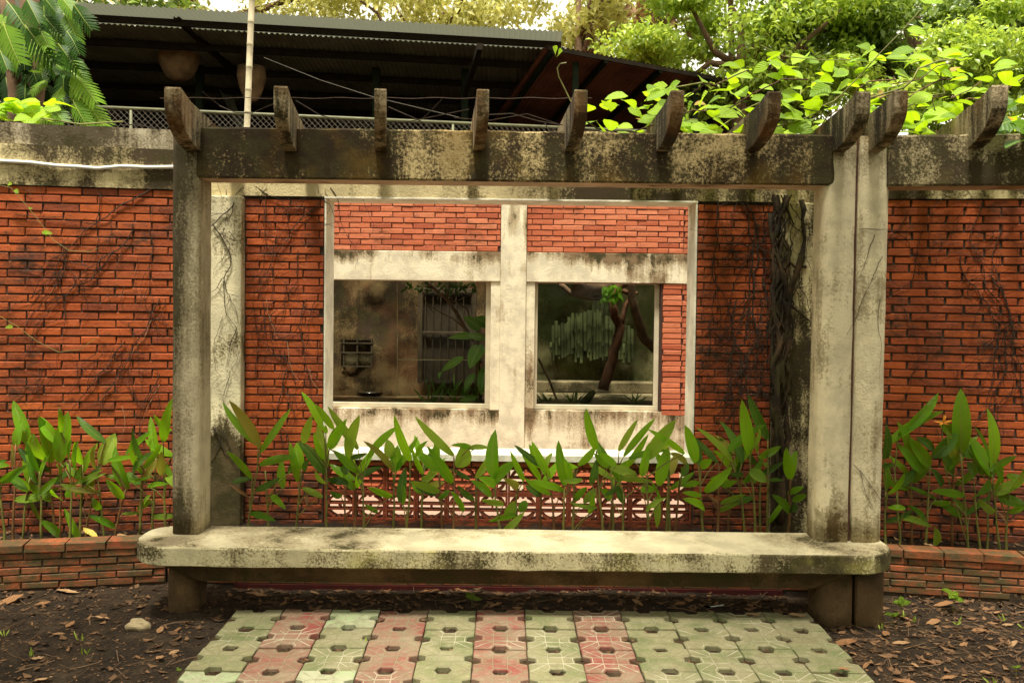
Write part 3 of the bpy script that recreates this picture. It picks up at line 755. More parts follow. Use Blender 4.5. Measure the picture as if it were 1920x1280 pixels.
# ------------------------------------------------------------------ building behind the opening
BY, FZ = 8.59, -.13
bb = empty('animal_house', (0, BY, FZ), 'cream and brick animal house with two viewing windows behind the framed opening', 'building')
def bx(name, a, b, mat, bevel=0, parent=bb): m_ = MB(); m_.box(a, b); return m_.build(name, mat, parent, bevel=bevel)
WT = .2
WL = (-2.05, -.21, .69, 1.972); WR = (.22, 1.452, .69, 1.965)
XE = 1.662
CE = (XE+.75, BY+.55)
bx('wall', (-2.9, BY, .20), (-.118, BY+WT, WL[2]), MAT['cream2'])
bx('wall', (.133, BY, .20), (XE, BY+WT, WR[2]), MAT['cream2'])
bx('wall', (-.2098, BY+.001, WL[2]+.0005), (-.1185, BY+WT, 1.944), MAT['cream'])
bx('wall', (.1335, BY+.001, WR[2]+.0005), (WR[0], BY+WT, 1.944), MAT['cream2'])
bx('wall', (-2.9, BY, WL[2]+.0005), (WL[0], BY+WT, 1.944), MAT['cream'])
bx('lintel_band', (-2.9, BY-.012, 1.9455), (-.1182, BY+WT, 2.232), MAT['cream2'], .005)
bx('lintel_band', (.1332, BY-.012, 1.9455), (XE+.006, BY+WT, 2.232), MAT['cream2'], .005)
bx('pier', (-.117, BY-.03, FZ), (.132, BY+WT, 2.72), MAT['cream'], .006)
bx('plinth', (-2.9, BY+.012, FZ), (-.1175, BY+WT, .1995), MAT['mortar_b'])
bx('plinth', (.1325, BY+.012, FZ), (XE, BY+WT, .1995), MAT['mortar_b'])
lay_mass(bb, 'brickwork', (-2.9, BY+.002), (-.119, BY+.002), FZ, 6, .2055, .0545, .008, MAT['brick_back'])
lay_mass(bb, 'brickwork', (.134, BY+.002), (XE, BY+.002), FZ, 6, .2055, .0545, .008, MAT['brick_back'])
lay_mass(bb, 'brickwork', (-2.9, BY), (-2.01, BY), 2.2345, 15, .2055, .0536, .008, MAT['brick_back'])
lay_mass(bb, 'brickwork', (XE+.3, BY+.22), CE, .655, 44, .2055, .0536, .008, MAT['brick_back'])
bx('mortar', (-2.9, BY+.009, 2.2325), (XE, BY+WT, 3.05), MAT['mortar_b'])
bx('mortar', (WR[1], BY+.009, WR[2]), (XE, BY+WT, 1.945), MAT['mortar_b'])
bs_b = brick_set(.2055-.008, .0536-.008, .05, MAT['brick_back'])
lay(bb, (-2.0, BY), (-.119, BY), 2.2345, 11, .2055, .0536, .008, bs_b)
lay(bb, (.134, BY), (XE, BY), 2.2345, 11, .2055, .0536, .008, bs_b, off0=.06)
lay(bb, (1.468, BY), (XE, BY), .655, 24, .1945, .0537, .008, brick_set(.1865, .0457, .05, MAT['brick_back']), bond=0)
core(bb, 'side_wall', (XE, BY), CE, FZ, 3.05, .2, MAT['mortar_b'])
lay(bb, (XE+.002, BY), (XE+.3, BY+.22), .655, 24, .2055, .0536, .008, bs_b, off0=.08)
lay(bb, (XE+.002, BY), (XE+.3, BY+.22), 2.2345, 9, .2055, .0536, .008, bs_b, off0=.08)
sd = Vector((CE[0]-XE, CE[1]-BY)).normalized()
runbox(bb, 'side_band', (XE+.004, BY), (XE+.75, BY+.55), 1.9465, 2.231, .010, .1, MAT['cream2'])
runbox(bb, 'side_band', (XE+.004, BY), (XE+.75, BY+.55), FZ, .652, .006, .1, MAT['cream2'])
# windows: frame, pane, brown head board
def window(x0, x1, z0, z1):
    wf = MB(); y0, y1 = BY+.075, BY+.12; t = .05
    wf.box((x0+.002, y0, z0+.002), (x1-.002, y1, z0+t)); wf.box((x0+.002, y0, z1-.03), (x1-.002, y1, z1-.002))
    wf.box((x0+.002, y0+.001, z0+t), (x0+.032, y1, z1-.03)); wf.box((x1-t, y0+.001, z0+t), (x1-.002, y1, z1-.03))
    o = wf.build('window', MAT['alu'], bb, bevel=.004)
    g = MB(); g.box((x0+.03, BY+.093, z0+t-.005), (x1-t+.004, BY+.098, z1-.028)); g.build('pane', MAT['glass'], o)
    h = MB(); h.box((x0+.002, BY+.002, z1-.026), (x1-.002, BY+.074, z1-.003)); h.build('head_board', MAT['brown'], o)
    return o
window(*WL); window(*WR)
# rooms behind the glass
IF = .66
def rough(name, x0, x1, z0, z1, yf, mat, amp=.05, parent=bb, hole=None):
    nx, nz = int((x1-x0)/.06), int((z1-z0)/.06); mb = MB()
    for j in range(nz+1):
        for i in range(nx+1):
            x = x0+(x1-x0)*i/nx; z = z0+(z1-z0)*j/nz
            n_ = float(vnoise(np.array(x+4), np.array(z+6), 2.4))*.6+float(vnoise(np.array(x), np.array(z), 6))*.3+float(vnoise(np.array(x), np.array(z), 15))*.12
            mb.v.append((x, yf-n_*amp*2+amp, z))
    for j in range(nz):
        for i in range(nx):
            x = x0+(x1-x0)*(i+.5)/nx; z = z0+(z1-z0)*(j+.5)/nz
            if hole and hole[0] < x < hole[1] and hole[2] < z < hole[3]: continue
            a = j*(nx+1)+i; mb.f.append((a, a+1, a+nx+2, a+nx+1)); mb.m.append(0)
    return mb.build(name, mat, parent, smooth=True)
YL, YR = 9.95, 10.9
hw = (at(640,632,YL), at(700,692,YL)); gt = (at(790,540,YL), at(893,708,YL))
rough('cage_back_wall', -2.9, .0, IF-.1, 3.0, YL, MAT['cave'], .06, hole=(hw[0].x, hw[1].x, hw[1].z, hw[0].z))
rough('cage_back_wall', .0, 2.6, IF-.1, 3.0, YR, MAT['cave_g'], .06)
bx('cage_floor', (-2.9, BY+WT+.002, FZ), (.1, YL+.05, IF), MAT['cave'])
bx('cage_floor', (.101, BY+WT+.002, FZ), (2.6, YR+.08, IF), MAT['ledge'])
bx('cage_divider', (-.06, BY+WT+.001, IF+.001), (.06, YR, 3.0), MAT['cave'])
bx('cage_side_wall', (-3.0, BY+.01, FZ), (-2.9, YR, 3.0), MAT['cave'])
bx('cage_side_wall', (2.6, BY+.6, FZ), (2.72, YR+.2, 3.0), MAT['cave_g'])
bx('ledge', (.1, YR-.34, IF), (2.6, YR-.12, IF+.13), MAT['ledge'], .012)
bx('roof', (-3.05, BY+.002, 3.051), (2.75, BY+.66, 3.13), MAT['coping'])
bx('roof', (-3.05, 10.3, 3.051), (2.75, 11.34, 3.13), MAT['coping'])
bx('recess_back', (hw[0].x-.1, YL+.28, hw[1].z-.1), (hw[1].x+.1, YL+.3, hw[0].z+.1), MAT['cave'])
mb = MB(); za, zb_ = hw[1].z, hw[0].z; xa, xb = hw[0].x, hw[1].x
for z_ in (za+.03, za+(zb_-za)*.52, za+(zb_-za)*.82): mb.bar((xa, YL-.01, z_), (xb, YL-.01, z_), .014, .014)
for x_ in (xa+.03, (xa+xb)/2, xb-.02): mb.bar((x_, YL-.004, za), (x_, YL-.004, zb_), .016, .016)
hb = mb.build('hatch_grille', MAT['gate_paint'], bb)
bx('hatch_shutter', (xa+.02, YL+.03, za+.02), (xb-.02, YL+.05, za+(zb_-za)*.5), MAT['ledge'])
gd = empty('barred_gate', (gt[0].x, YL-.12, IF), 'rusty framed cage gate with thin upright bars behind the left window', 'gate')
gx0, gx1, gz1, gz0 = gt[0].x, gt[1].x, gt[0].z, gt[1].z
GM = MAT['gate_paint']
for nm, a, b in (('stile', (gx0-.02, YL-.14, gz0-.05), (gx0+.03, YL-.1, gz1)), ('stile', (gx1-.05, YL-.14, gz0-.05), (gx1, YL-.1, gz1)), ('rail', (gx0+.03, YL-.135, gz1-.05), (gx1-.05, YL-.105, gz1)), ('rail', (gx0+.03, YL-.135, (gz0+gz1)/2-.015), (gx1-.05, YL-.105, (gz0+gz1)/2+.02))):
    bx(nm, a, b, GM, .004, gd)
bx('dark_panel', (gx0+.031, YL-.09, gz0-.04), (gx1-.051, YL-.08, gz1-.05), MAT['gate_dark'], 0, gd)
for i in range(7):
    x_ = gx0+.06+(gx1-gx0-.12)*i/6; mb = MB(); mb.tube([(x_, YL-.118, gz0-.05), (x_, YL-.118, gz1-.05)], .005, 5); mb.build('bar', MAT['gate_paint'], gd)
# steel bowl
bp = atz(695, 741, IF); mb = MB(); pr = [(.0,.012),(.10,.012),(.115,.02),(.14,.05),(.155,.055),(.155,.06),(.135,.056),(.108,.026),(.0,.022)]
n = 28
for i, (r_, z_) in enumerate(pr):
    for j in range(n): mb.v.append((r_*math.cos(2*math.pi*j/n), r_*math.sin(2*math.pi*j/n), z_))
for i in range(len(pr)-1):
    for j in range(n): mb.f.append((i*n+j, i*n+(j+1) % n, (i+1)*n+(j+1) % n, (i+1)*n+j)); mb.m.append(0)
me, c_ = mb.mesh('steel_bowl', MAT['metal'], True, (0,0,0)); o = link('steel_bowl', me, (bp.x, bp.y, IF-.01))
tag(o, 'shallow steel feeding bowl on the cage floor behind the left window', 'bowl')

ip = MB(); yy = 9.28
for a_, b_ in (((745,530),(745,742)),((745,742),(930,744)),((745,674),(930,675))): ip.bar(at(*a_, yy), at(*b_, yy), .009, .009)
tag(ip.build('inner_pane_edge', MAT['alu'], bb), 'pale edges of an inner glass panel behind the left window')

# ------------------------------------------------------------------ leaf blades
def blade(mb, base, tip, width, face=None, sag=.08, fold=.25, seg=8, shape='lance', twist=0, side=0):
    base = Vector(base); tip = Vector(tip); ax = tip-base; L_ = ax.length
    if L_ < 1e-4: return
    ax.normalize()
    face = Vector(face if face is not None else (0, -1, .35)); nr = face-ax*face.dot(ax)
    nr = nr.normalized() if nr.length > 1e-3 else ax.orthogonal().normalized()
    sd0 = ax.cross(nr).normalized()
    n0 = len(mb.v)
    for i in range(seg+1):
        t = i/seg
        if shape == 'lance': wd = math.sin(math.pi*(t*.97+.03)**.82)**.62 if t < .999 else 0
        elif shape == 'ovate': wd = math.sin(math.pi*t**.72)**.7 if t < 1 else 0
        else: wd = math.sin(math.pi*t)**.6
        wd = max(wd, .02)*width/2
        c_ = base.lerp(tip, t)+nr*(4*t*(1-t)*sag*L_)+sd0*(4*t*(1-t)*side*L_)
        q = Matrix.Rotation(twist*(t-.3), 3, ax); s_ = q@sd0; n_ = q@nr
        mb.v += [tuple(c_-s_*wd+n_*wd*fold), tuple(c_), tuple(c_+s_*wd+n_*wd*fold)]
        mb.uv += [(0, t), (.5, t), (1, t)]
    for i in range(seg):
        e = n0+i*3
        mb.f += [(e, e+1, e+4, e+3), (e+1, e+2, e+5, e+4)]; mb.m += [0, 0]
def leafobj(name, base, tip, width, mat, parent, **k):
    mb = MB(); blade(mb, base, tip, width, **k); return mb.build(name, mat, parent, smooth=True)

# ------------------------------------------------------------------ planter plants
# each plant: zoom frame, stem points, leaves (base -> tip, width) read off the photograph
FR = {'A': (0,720,4.267), 'B': (390,720,4.573), 'C': (600,740,4.74), 'D': (960,740,4.74), 'E': (1280,720,4.414), 'G': (1650,710,4.0)}
PLANTS = [
('A', None, [(180,1240),(205,930),(240,740)], 'plant with a tall upright front leaf and a withered yellow hanging one', [(235,780,255,395,82),(228,850,60,722,72),(230,920,480,825,42),(235,930,322,1090,28,'y')]),
('A', 5.62, [(105,1160),(122,800),(125,480)], 'plant at the far left whose long leaf stands highest in the left bed', [(130,495,200,262,95),(235,490,105,130,90),(100,665,95,470,26)]),
('A', 5.5, [(35,1170),(5,930),(-20,800)], 'plant cut by the picture edge with leaves held out flat', [(0,780,230,640,62),(-40,690,82,655,52),(-60,640,60,610,40),(50,720,230,852,60,'d')]),
('A', None, [(480,1190),(487,950),(490,715)], 'short plant with a pair of small heart shaped leaves at its tip', [(490,712,465,635,56,'l'),(490,712,532,622,44,'l'),(492,915,415,838,85)]),
('A', 5.66, [(430,1090),(410,850),(400,690)], 'plant with one very broad leaf against the left brick wall', [(390,615,268,392,135),(412,625,308,250,95),(400,692,138,505,75,'d'),(440,800,560,690,50,'d')]),
('A', 5.55, [(560,1200),(572,850),(560,600)], 'plant with a broad dark upright leaf in the middle of the left bed', [(475,625,545,218,112),(478,472,308,255,82),(490,385,470,182,42),(552,612,575,440,54),(608,690,628,445,46),(575,900,540,840,60)]),
('A', 5.62, [(690,1160),(725,980),(765,790)], 'slender plant with half curled leaves left of the drooping banana shaped leaf', [(765,680,775,468,62),(602,752,712,645,56),(592,802,828,678,34,'l'),(610,900,640,850,30)]),
('A', None, [(830,1220),(800,900),(770,700)], 'plant with a golden green oval leaf and a dark strap leaf leaning left', [(815,642,922,392,112,'l'),(842,462,610,250,62,'d'),(790,862,480,832,40),(800,1002,738,908,54),(690,805,852,712,28,'l')]),
('A', None, [(915,1220),(960,1010),(1005,840)], 'plant with a long leaf arching down beside the low twisted one', [(1022,838,925,490,86),(985,915,848,758,64),(992,765,838,735,36,'l'),(862,612,1145,580,38),(980,1035,1132,1020,28,'l')]),
('A', None, [(1215,1160),(1235,850),(1245,590)], 'plant nearest the grey column on its left with a spear leaf on top', [(1250,585,1205,258,74),(1060,725,1230,540,56,'d'),(1008,562,1212,370,48),(1385,572,1160,440,62),(1215,925,1095,1005,42),(1290,725,1290,535,64),(1045,780,1235,735,24)]),
('A', 5.6, [(1320,1150),(1315,800),(1305,460)], 'plant half hidden behind the grey column', [(1305,455,1382,108,84),(1372,372,1228,240,52),(1180,820,1350,800,40),(1330,640,1390,760,44),(1345,740,1400,830,60,'l')]),
('B', 5.6, [(340,1222),(395,870),(440,590)], 'tall plant by the cream pier with two dark strap leaves leaning left', [(450,548,182,138,80,'d'),(430,522,122,152,62),(455,582,708,208,60),(440,692,762,618,64),(375,802,158,568,54),(382,802,198,842,44,'d'),(405,912,622,798,54,'d'),(350,966,178,850,24,'b')]),
('B', 5.75, [(520,1222),(505,980),(490,740)], 'thin plant with a hanging folded leaf between the pier and the opening', [(645,892,636,640,70),(545,952,668,1075,54),(690,765,740,690,50,'d')]),
('B', 5.68, [(755,1225),(785,950),(800,730)], 'plant with paired light leaves left of the opening', [(800,732,762,498,84),(770,832,698,493,62),(982,966,800,885,54,'l'),(850,935,860,1060,26,'b'),(820,740,870,640,60,'d')]),
('B', 5.6, [(1015,1232),(1015,960),(1015,720)], 'leafy plant at the lower left corner of the white frame', [(1015,712,938,348,96,'l'),(990,642,908,408,62),(1000,762,768,488,94,'d'),(1010,852,920,742,50,'l'),(1030,820,1195,848,44,'d'),(820,506,892,262,68,'l'),(990,392,800,63,60),(1075,382,915,168,54),(1040,552,1188,308,84),(1010,420,1010,350,40)]),
('C', 5.55, [(388,1186),(385,950),(380,770)], 'plant sending a long narrow leaf up across the left window sill', [(425,562,692,278,72),(338,480,68,100,68,'l'),(268,548,352,178,96,'l'),(82,472,242,208,84),(356,692,108,488,74),(272,556,424,516,42,'d'),(332,742,562,640,54,'d'),(642,902,418,815,54),(512,1042,398,968,42)]),
('C', 5.75, [(225,1142),(222,1000),(215,800)], 'stub of a plant with a few low leaves before the leftmost screen block', [(252,792,68,742,54,'d'),(212,702,252,608,76,'d'),(190,905,90,850,60,'d')]),
('C', 5.6, [(655,1190),(660,900),(662,690)], 'plant with a broad rounded leaf below the left window', [(665,684,690,448,98),(640,564,598,396,94,'l'),(640,662,384,408,54),(682,652,872,368,54)]),
('C', 5.5, [(770,1186),(800,830),(800,600)], 'plant with a tall blade leaning left before the left window sill', [(805,586,660,172,82),(856,542,958,408,52),(712,952,762,640,76,'d'),(738,972,745,800,34)]),
('C', 5.62, [(1082,1196),(1075,900),(1060,690)], 'plant with two wide slanting leaves left of the central screen post', [(1182,782,948,452,86),(1042,672,888,512,84),(1045,584,1010,362,50),(1062,862,798,768,68,'l'),(1032,892,848,822,52,'d'),(902,762,1032,688,44,'l')]),
('C', 5.55, [(1185,1200),(1195,850),(1192,560)], 'plant with a long leaf arching up left and a short broad pale one', [(1186,538,842,188,72,'l'),(1236,644,1282,428,138,'l'),(1276,1034,1158,850,54),(1050,922,1152,844,48),(1332,752,1148,652,42,'d'),(1370,482,1160,450,46),(1340,462,1502,470,44,'l')]),
('C', 5.7, [(1385,1160),(1388,950),(1390,750)], 'narrow plant with one blade pointing up right under the central pier', [(1385,738,1562,448,64,'l'),(1368,932,1220,800,54,'d')]),
('C', 5.52, [(1600,1200),(1560,950),(1545,800)], 'plant with a single broad upright leaf in front of the central pier', [(1545,744,1560,306,118),(1522,902,1338,755,62),(1562,802,1408,738,84),(1545,794,1752,588,88),(1632,972,1432,932,52,'l')]),
('C', 5.58, [(1755,1192),(1748,1000),(1740,880)], 'low plant with rounded leaves right of the central pier', [(1812,762,1690,498,54),(1758,832,1628,738,62),(1660,1102,1742,938,88,'l'),(1780,1042,1832,938,74)]),
('D', 5.6, [(375,1206),(360,950),(338,740)], 'plant with two crossing blades leaning left under the right window', [(336,734,174,408,70),(272,644,18,442,52,'d'),(342,884,108,738,52),(462,852,128,762,62)]),
('D', 5.52, [(455,1202),(460,1000),(465,850)], 'plant with a pointed upright leaf and a flat pale one', [(470,804,413,402,80),(522,784,460,558,62),(622,752,438,762,44,'l')]),
('D', 5.56, [(540,1206),(548,900),(552,650)], 'plant bearing a small cluster of low pale leaves', [(590,624,742,458,62),(562,652,498,600,62),(556,942,668,818,56),(756,1002,508,952,34,'l'),(640,960,745,835,70,'l'),(690,1060,720,870,60)]),
('D', 5.5, [(810,1210),(775,850),(747,495)], 'tall plant whose top leaf overlaps the sill of the right window', [(747,486,658,116,80),(702,792,752,568,62,'d'),(926,634,745,500,64),(852,642,728,520,60)]),
('D', 5.6, [(985,1202),(988,1020),(990,870)], 'bushy plant with a yellow torn leaf held flat', [(872,650,1115,712,70,'l'),(1232,770,838,742,52,'l'),(990,962,940,800,62,'d'),(828,892,962,808,42,'d'),(962,762,858,648,52)]),
('D', 5.66, [(860,1206),(900,900),(945,620)], 'plant with three thin blades fanned up to the right', [(950,496,1122,212,54,'l'),(995,544,1274,205,58),(1012,652,1214,346,54)]),
('D', 5.5, [(1215,1212),(1205,950),(1200,730)], 'full plant with a wide light leaf rising toward the brick strip', [(1155,724,1222,422,74),(1215,562,1458,222,116,'l'),(1532,522,1198,298,54),(1302,804,1386,466,104),(1040,562,1375,488,54),(1285,900,1290,1182,62,'l'),(1140,842,1278,840,64),(1190,1034,1372,912,44,'l'),(1322,942,1218,742,28)]),
('D', 5.68, [(1375,1202),(1380,950),(1385,700)], 'bare reddish cane standing right of the screens', [(1385,720,1330,640,40,'d')]),
('D', 5.72, [(1450,1202),(1470,980),(1490,760)], 'small dark plant at the right end of the screens', [(1490,752,1502,638,34,'d'),(1552,612,1398,520,62,'d'),(1510,724,1562,600,54,'d')]),
('E', 5.55, [(168,1222),(150,900),(130,690)], 'plant with paired broad leaves at the lower right corner of the white frame', [(112,644,18,336,98),(132,664,100,436,84,'d'),(152,692,245,622,64),(288,642,98,438,52,'d'),(140,812,-5,845,48),(152,924,-5,895,42),(182,1044,-5,945,62)]),
('E', 5.6, [(290,1152),(297,850),(296,650)], 'plant with a long leaf arching right across its neighbours', [(185,892,412,688,74),(412,644,112,358,52,'l'),(366,562,684,334,66),(315,985,522,908,44,'l'),(296,982,208,908,20,'b')]),
('E', 5.66, [(515,1222),(480,880),(410,650)], 'leaning plant with dark blades right of the frame', [(492,654,298,298,82,'d'),(422,564,262,418,52,'d'),(320,842,452,800,48),(500,740,380,740,40,'d')]),
('E', 5.6, [(600,1182),(580,850),(552,590)], 'plant with a tall pointed leaf and a bright drooping one before the stained pier', [(552,584,490,126,92),(566,544,632,358,54,'l'),(500,814,664,605,66),(556,712,694,812,96,'l'),(560,770,620,790,60,'l')]),
('E', 5.78, [(700,1152),(708,800),(705,450)], 'single tall cane with one blade beside the stained pier', [(704,456,542,86,76,'d'),(722,792,838,800,34,'d'),(702,684,658,648,40,'l')]),
('E', 5.7, [(875,1222),(885,980),(890,780)], 'low plant in front of the stained pier beside the split column', [(890,784,858,518,80),(902,764,942,548,62),(870,904,1002,848,48),(906,962,1024,912,54),(900,1062,932,978,58,'d')]),
('G', None, [(40,1200),(40,1000),(40,850)], 'plant squeezed beside the right side of the split column', [(45,834,40,618,54),(60,862,186,698,54),(30,602,45,336,56,'d')]),
('G', 5.6, [(150,1190),(130,950),(110,700)], 'plant with two long blades sweeping up right beyond the split column', [(55,492,478,243,64),(138,414,438,106,78),(190,967,53,965,40),(20,660,110,640,40,'d'),(132,812,275,660,60,'d')]),
('G', None, [(345,1200),(360,900),(375,660)], 'plant with many crossed leaves in the middle of the right bed', [(372,664,218,438,80),(340,714,112,473,76),(402,532,268,440,62,'d'),(390,584,584,406,98,'d'),(466,802,380,668,62,'d'),(420,902,198,800,32),(338,1062,198,950,54),(345,905,228,952,16,'b')]),
('G', None, [(660,1250),(632,900),(605,560)], 'tallest plant of the right bed with a huge upright leaf and an orange flower', [(604,554,605,70,124),(572,432,442,310,76),(612,564,724,520,96,'d'),(490,694,592,556,54),(636,872,383,840,54),(676,1018,538,880,48,'l'),(612,1038,438,940,62),(530,930,375,930,40)]),
('G', 5.5, [(750,1250),(730,1080),(718,950)], 'short brown stemmed plant with a drooping dark leaf', [(698,884,822,748,94,'d'),(700,740,650,620,80,'d')]),
('G', None, [(895,1272),(865,980),(845,720)], 'plant with a lone vertical blade on the right of the tallest plant', [(846,734,672,433,98),(772,724,698,556,62),(858,1002,733,898,50,'l'),(917,784,850,658,46),(846,644,800,216,76)]),
('G', None, [(945,1260),(955,1030),(967,840)], 'plant at the right picture edge with leaves spreading level', [(860,862,1085,768,74,'l'),(880,892,1095,944,74),(970,844,1090,645,48,'l'),(952,722,1095,762,54),(965,1000,1100,958,40),(945,1090,880,1000,20,'b')]),
('G', None, [(412,1250),(414,1190)], 'small pale seedling leaf on the planter edge', [(414,1248,412,1110,60,'l')]),
]
XP = [('C',5.84,130,830,700,'dark plant at the back beside the first screen blocks'),('C',5.8,310,1000,650,'dark plant at the back between the first and second screen posts'),('C',5.86,560,1000,620,'slim plant at the back under the left window corner'),('C',5.82,900,1000,600,'slim plant at the back under the middle of the left window'),('C',5.86,1300,1000,650,'slim plant at the back left of the central pier'),('C',5.8,1480,1000,560,'slim plant at the back before the central pier'),
('D',5.84,250,1000,640,'slim plant at the back under the left edge of the right window'),('D',5.8,640,1000,600,'slim plant at the back under the middle of the right window'),('D',5.86,900,1000,640,'slim plant at the back near the torn yellow leaf'),('D',5.82,1100,1000,560,'slim plant at the back under the right end of the right window'),('D',5.84,1400,1000,640,'slim plant at the back under the brick strip'),
('A',5.6,640,1100,640,'slim plant at the back in the middle of the left bed'),('A',5.62,1120,1120,600,'slim plant at the back left of the grey column'),('A',5.55,330,1120,700,'slim plant at the back of the left bed near the broad leaf'),('E',5.84,380,1100,620,'slim plant at the back beside the right jamb of the frame'),('E',5.84,640,1100,560,'slim plant at the back close to the stained pier'),
('G',5.7,240,1120,560,'slim plant at the back of the right bed beside the split column'),('G',5.7,540,1150,600,'slim plant at the back behind the tallest plant'),('G',5.66,800,1150,620,'slim plant at the back right of the tallest plant')]
XP = [x for i, x in enumerate(XP) if i not in (0, 2, 4, 5, 7, 9)]
for fr, Y, x_, yb, yt, lab in XP:
    k_ = 1 if fr in 'CD' else .9; top = (x_+ru(-30,30), yt); lv = []
    for j in range(random.randint(4, 6)):
        sd_ = 1 if (j % 2) else -1; by = yt+j*ru(45, 75); a_ = ru(.25, 1.15)*sd_*(0.5 if j == 0 else 1); ln_ = ru(210, 330)*k_
        lv.append((top[0]+sd_*8, by, top[0]+math.sin(a_)*ln_, by-math.cos(a_)*ln_*(1 if j < 4 else .4), ru(48, 74)*k_, random.choice('d lx ')))
    PLANTS.append((fr, Y, [(x_, yb+150), ((x_+top[0])/2+ru(-8,8), (yb+yt)/2), top], lab, lv))
LM = {'d': 'leaf_dark', 'l': 'leaf_lime', 'b': 'leaf_dead', 'y': 'leaf_lime'}
for fr, Y, stem, lab, leaves in PLANTS:
    ox, oy, sc = FR[fr]; px = lambda p: (ox+p[0]/sc, oy+p[1]/sc)
    b0 = px(stem[0])
    if Y is None:
        Y = min(5.62, max(5.3, atz(b0[0], b0[1], .2).y))
    sp = [at(*px(p), Y) for p in stem]
    zs = float(plsoil(np.array(sp[0].x), np.array(Y)))
    low = Vector((sp[0].x, Y, zs-.02))
    if sp[0].z > low.z: sp = [low]+sp
    else: sp[0] = low
    root = empty('broadleaf_plant', (low.x, low.y, zs), lab, 'plant', 'leafy plants in the brick planter')
    sm_ = MB(); k = len(sp); h = (sp[-1]-sp[0]).length
    # smooth the stem
    pts = []
    for i in range(k-1):
        for t in (0, .33, .66): pts.append(sp[i].lerp(sp[i+1], t)+rv(.003))
    pts.append(sp[-1])
    sm_.tube(pts, [.0105-.0065*i/(len(pts)-1) for i in range(len(pts))], 6)
    made = []
    for lf in leaves:
        bu, bv, tu, tv, wd = lf[:5]; kk = lf[5] if len(lf) > 5 else None
        dy = ru(-.09, .09)
        B_ = at(*px((bu, bv)), Y+dy*.4); T_ = at(*px((tu, tv)), Y+dy*1.6-.03)
        L_ = (T_-B_).length
        # petiole: the blade foot joins the stem a little lower
        best = min(range(len(pts)), key=lambda i: (pts[i]-(B_-Vector((0, 0, .10+.25*abs(B_.x-pts[i].x))))).length)
        a = pts[best]
        if (B_-a).length > .012:
            mid = a.lerp(B_, .5)+Vector((0, 0, .015)); sm_.tube([a, mid, B_], [.0045, .004, .003], 4, cap=False)
        mat = MAT[LM.get(kk, 'leaf')] if random.random() > .03 else MAT['leaf_yellow']
        made.append((B_, T_, wd/sc*Y/F*1.0, mat))
    if len(leaves) > 2:
        for j in range(1 if random.random() < .35 else 0):
            a = pts[int(len(pts)*ru(.25, .6))]; sd_ = random.choice((-1, 1)); L_ = ru(.14, .26); el = ru(-.3, 1.1)
            made.append((a, a+Vector((sd_*math.cos(el)*L_, ru(-.1, .06), math.sin(el)*L_)), ru(.03, .05), MAT[random.choice(('leaf', 'leaf', 'leaf_dark', 'leaf_lime'))]))
    sm_.build('stem', MAT['stem'] if random.random() < .7 else MAT['stem_red'], root, smooth=True)
    for B_, T_, W_, mat in made:
        ax = (T_-B_).normalized()
        nf = Vector((ru(-.5, .5), -1, ru(.0, .7)))
        leafobj('leaf', B_, T_, W_*1.12, mat, root, face=nf, sag=ru(.02, .10)*(1 if ax.z > -.2 else 1.6), fold=ru(.12, .45), twist=ru(-.7, .7), side=ru(-.05, .05))
    if 'orange flower' in lab:
        fl = MB(); c_ = at(*px((470, 330)), Y-.02)
        for q in [(400,318),(480,262),(495,270),(520,345),(560,305),(445,345),(500,330)]:
            e_ = at(*px(q), Y-.02+ru(-.04,.04)); blade(fl, c_, e_, .012, sag=.1, seg=4)
        fl.uv = []
        fl.build('flower', MAT['orange'], root)
        st = MB(); st.tube([c_, at(*px((466, 600)), Y), pts[len(pts)//3]], .004, 5); st.build('flower_stalk', MAT['stem'], root)

# ------------------------------------------------------------------ dry creepers on the walls
def creeper(mb, p0, dirn, length, plane_n, rad, depth=0, step=.022, wob=.8, branch=.12, maxd=3, lim=None):
    p = Vector(p0); d_ = Vector(dirn).normalized(); pts = [p.copy()]; n = int(length/step)
    nb = []
    for i in range(n):
        d_ = (d_+rv(wob)*.45+Vector(dirn).normalized()*.12); d_ -= plane_n*d_.dot(plane_n); d_.normalize()
        if lim and not (lim[1] < (p+d_*step-lim[0]).dot(lim[3]) < lim[2]): break
        p = p+d_*step; pts.append(p+plane_n*ru(-.002, .004))
        if depth < maxd and random.random() < branch: nb.append((p.copy(), d_.copy()))
    if len(pts) > 1: mb.tube(pts, [rad*(1-.7*i/len(pts)) for i in range(len(pts))], 4 if rad > .003 else 3, cap=False)
    for q, e in nb:
        creeper(mb, q, e+rv(1.2), length*ru(.25, .55), plane_n, rad*.62, depth+1, step, wob, branch, maxd, lim)
def wallpt(A, B, u, v):
    """pixel (u, v) on the vertical plane through ground points A, B"""
    d1 = at(u, v, 1.0)-Vector((0, 0, CZ)); ax = Vector((B[0]-A[0], B[1]-A[1], 0)); n = Vector((-ax.y, ax.x, 0))
    k = n.dot(Vector((A[0], A[1], 0)))/n.dot(d1); return Vector((0, 0, CZ))+d1*k
def wn(A, B): ax = Vector((B[0]-A[0], B[1]-A[1], 0)).normalized(); return Vector((ax.y, -ax.x, 0))
